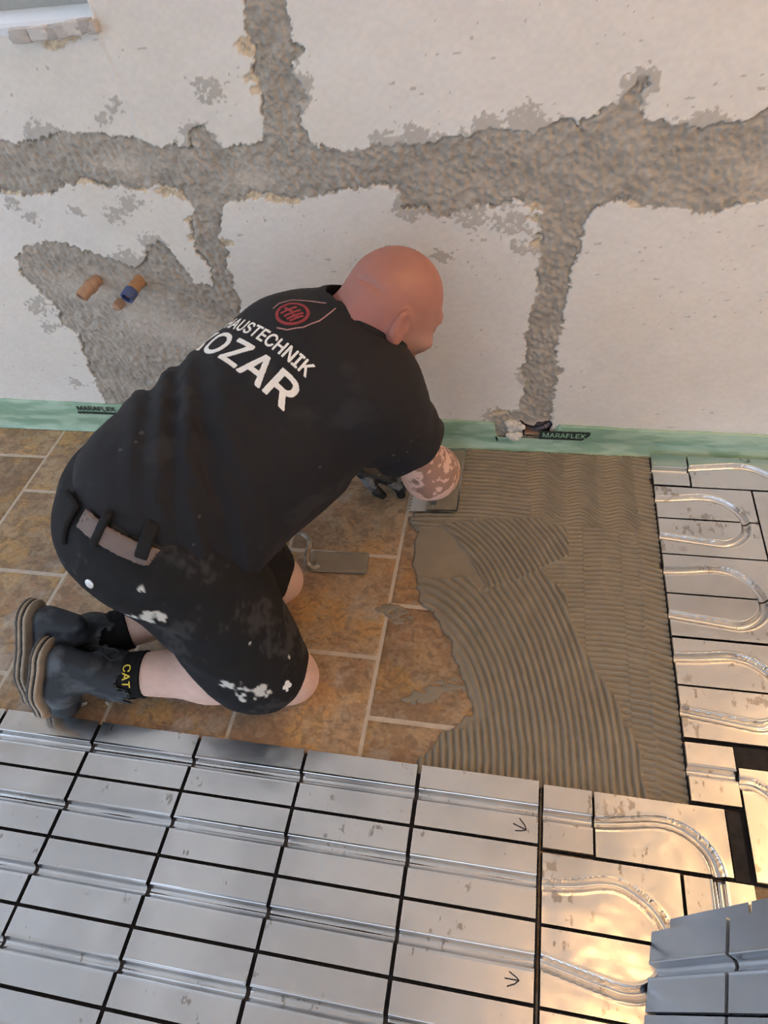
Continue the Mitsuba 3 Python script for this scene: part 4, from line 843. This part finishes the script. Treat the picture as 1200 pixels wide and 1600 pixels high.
def band(h, w, th):
    return lambda p: smax(np.abs(shorts_long(p) - th / 2) - th / 2 - .001, np.abs((p - BO) @ BN + h) - w, .002)
BC = march(shorts_long, V(0, 0, 1.42)[None], unit(V(-.539, .510, -.670))[None])[0]
put("belt", ply(surface(lambda p: smax(band(.030, .019, .004)(p), np.abs((p - BC) @ LAT) - .064, .002) + 9 * (np.linalg.norm(p - BC, axis=1) > .16), (-1.0, .55, .3), (-.4, 1.1, .74), .004), "belt_leather", True), who, label="brown belt at the back of the shorts")
def patch(fn, px_c, half, th, F):
    """a flat piece of cloth laid on a garment around a point"""
    return surface(lambda p: smax(np.abs(fn(p) - th / 2) - th / 2 - .001, box_sdf(p, px_c, V(half[0], half[1], .05), F, .003), .002), px_c - .12, px_c + .12, .004)
def frame_at(fn, c):
    n = unit(normals_of(fn, c[None])[0]); a = unit(BN - (BN @ n) * n); return [np.cross(a, n), a, n]
for c, hf2 in ((V(-.700, .655, .555), (.008, .036)), (V(-.615, .655, .535), (.012, .036))):
    c = march(shorts_long, c[None] + V(-.05, -.1, .12), unit(V(.05, .1, -.12))[None])[0]
    put("belt_loop", ply(patch(shorts_long, c, hf2, .010, frame_at(shorts_long, c)), "canvas_plain", True), shorts)
c = march(shorts_long, V(0, 0, 1.42)[None], unit(V(-.585, .489, -.627))[None])[0]
put("pocket_flap", ply(patch(shorts_long, c, (.028, .045), .008, frame_at(shorts_long, c)), "canvas_plain", True), shorts)
def stuck(fn, px_dir_o, d): return march(fn, np.array([px_dir_o]), np.array([d]))[0]
c = march(shorts_sdf, V(-.80, .52, .62)[None], unit(V(.05, .07, -.15))[None])[0]
bsdf("rivet_metal", base_color=rgb(.74, .74, .74), metallic=.4, roughness=.35)
rc = V(-.753, .5904, .4705); rn = unit(normals_of(shorts_sdf, rc[None])[0])
put("rivet", ply(tube([rc - rn * .002, rc + rn * .0015, rc + rn * .0028, rc + rn * .0029], [.0095, .0095, .0075, .002], 18), "rivet_metal", 40), shorts, label="round pale metal stud")
ec = V(-.4463, .5891, .1403); en = unit(normals_of(shorts_sdf, ec[None])[0]); ea = unit(V(.2, .4, .9) - (V(.2, .4, .9) @ en) * en); eb = np.cross(ea, en)
g = shapely.union_all([shapely.Point(-.0055, 0).buffer(.0058), shapely.Point(.0055, 0).buffer(.0058), shapely.Point(0, .0085).buffer(.0058), Polygon([(-.0015, .002), (.0015, .002), (.0035, -.0125), (-.0035, -.0125)])])
m = dz_(g, .0012); m.vertices = ec + m.vertices[:, :1] * eb + m.vertices[:, 1:2] * ea + (m.vertices[:, 2:] + .0006) * en
put("emblem", ply(m, "print_white"), shorts, label="small white clover emblem")

# socks and boots
bsdf("sock_black", base_color=rgb(.012, .012, .013), roughness=.9, specular=.15)
bsdf("sock_yellow", base_color=rgb(.66, .50, .06), roughness=.8)
bumped("boot_leather", lambda p, n, uv: mikit.fbm(p.x * 70, p.y * 70, p.z * 70, 3), .0016, 8e-4, base_color=proc(lambda p, n, uv: mix((.016, .020, .027), (.085, .100, .115), smoothstep(.45, .72, mikit.fbm(p.x * 20, p.y * 20, p.z * 20, 4)))), roughness=.55, specular=.4)
bsdf("welt_tan", base_color=proc(lambda p, n, uv: mix((.30, .235, .17), (.46, .38, .29), mikit.fbm(p.x * 40, p.y * 40, p.z * 40, 3))), roughness=.75)
bsdf("sole_grey", base_color=proc(lambda p, n, uv: mix((.045, .042, .040), (.14, .13, .12), mikit.fbm(p.x * 50, p.y * 50, p.z * 50, 3))), roughness=.8)
bsdf("sole_dark", base_color=rgb(.030, .028, .028), roughness=.8)
bsdf("lace_black", base_color=rgb(.012, .012, .012), roughness=.8)
for side, (toe, heel, knee, ank, sgn) in enumerate(((RTOE, RHEEL, RKNEE, RANK, 1), (LTOE, LHEEL, LKNEE, LANK, -1))):
    ax = unit(knee - ank)
    sock = lambda p: smax(leg_sdf(p, (RHIP, LHIP)[side], knee, ank) - .0045 - .0012 * np.sin((p - ank) @ ax * 400), np.abs((p - ank) @ ax + .004) - .072, .004)
    sk = put("sock", ply(surface(lambda p: np.minimum(sock(p), 1e9), ank - .13, ank + .15, .004), "sock_black", True), who, label="black ankle sock")
    l, n, s, layer, upper = boot_parts(toe, heel, ank)
    b_ = put("boot", ply(surface(upper, toe - .25, toe + .35, .0042), "boot_leather", True), who, label="scuffed black leather work boot with a striped sole")
    put("welt", ply(surface(layer(.000, .0075, .003), toe - .2, toe + .32, .0032), "welt_tan", 50), b_, label="tan welt stripe")
    put("welt_groove", ply(surface(layer(.0070, .0120, .0026), toe - .2, toe + .32, .0026), "sole_dark", 50), b_)
    put("midsole", ply(surface(layer(.0118, .0185, .0035), toe - .2, toe + .32, .0032), "welt_tan", 50), b_, label="lighter midsole stripe")
    put("outsole", ply(surface(layer(.0180, .0250, .0028), toe - .2, toe + .32, .0032), "sole_grey", 50), b_, label="grey outsole")
    if side == 0:
        put("lace", ply(tube(spline([(-.925, .613, .165), (-.890, .614, .178), (-.853, .610, .180), (-.825, .600, .180), (-.830, .587, .178), (-.866, .600, .178), (-.905, .606, .168)], 48), .0019, 8), "lace_black", True), b_)
        # the three yellow letters on the sock's outer side
        t = meshkit.text_mesh("CAT", .017, .0012, bold=True); t.apply_translation(-(t.bounds[0] + t.bounds[1]) / 2)
        oc = ank + ax * .040; od = unit(V(.10, -.50, .85)); od = unit(od - (od @ ax) * ax); up_ = ax; rt = np.cross(up_, od)
        vv, ff = trimesh.remesh.subdivide_to_size(t.vertices, t.faces, .006, max_iter=8)
        legd = lambda p: leg_sdf(p, RHIP, knee, ank) - .006
        ang = vv[:, :1] / .050; dirs = np.cos(ang) * od + np.sin(ang) * rt
        p = march(legd, oc + vv[:, 1:2] * up_ + dirs * .15, -dirs)
        put("lettering", ply((p + dirs * (.0006 + vv[:, 2:]), ff), "sock_yellow"), sk, label="yellow letters CAT")
# gloves
bumped("glove_rubber", lambda p, n, uv: mikit.fbm(p.x * 90, p.y * 90, p.z * 90, 3), .003, 8e-4, base_color=proc(lambda p, n, uv: mix((.014, .015, .018), (.15, .16, .17), smoothstep(.52, .68, mikit.fbm(p.x * 38, p.y * 38, p.z * 38, 4)))), roughness=.55)
for nm, hf3, wr, a in (("left", left_hand, LWR, LA), ("right", right_hand, RWR, RA)):
    cuff = lambda p: np.minimum(hf3(p, .0022), smax(cone(p, wr - a * .035, wr + a * .02, .036, .032), -(p - (wr - a * .03)) @ a, .004))
    put("glove", ply(surface(cuff, wr + a * .09 - .16, wr + a * .09 + .16, .0032), "glove_rubber", True), who, label="black work glove smeared with grey mortar")
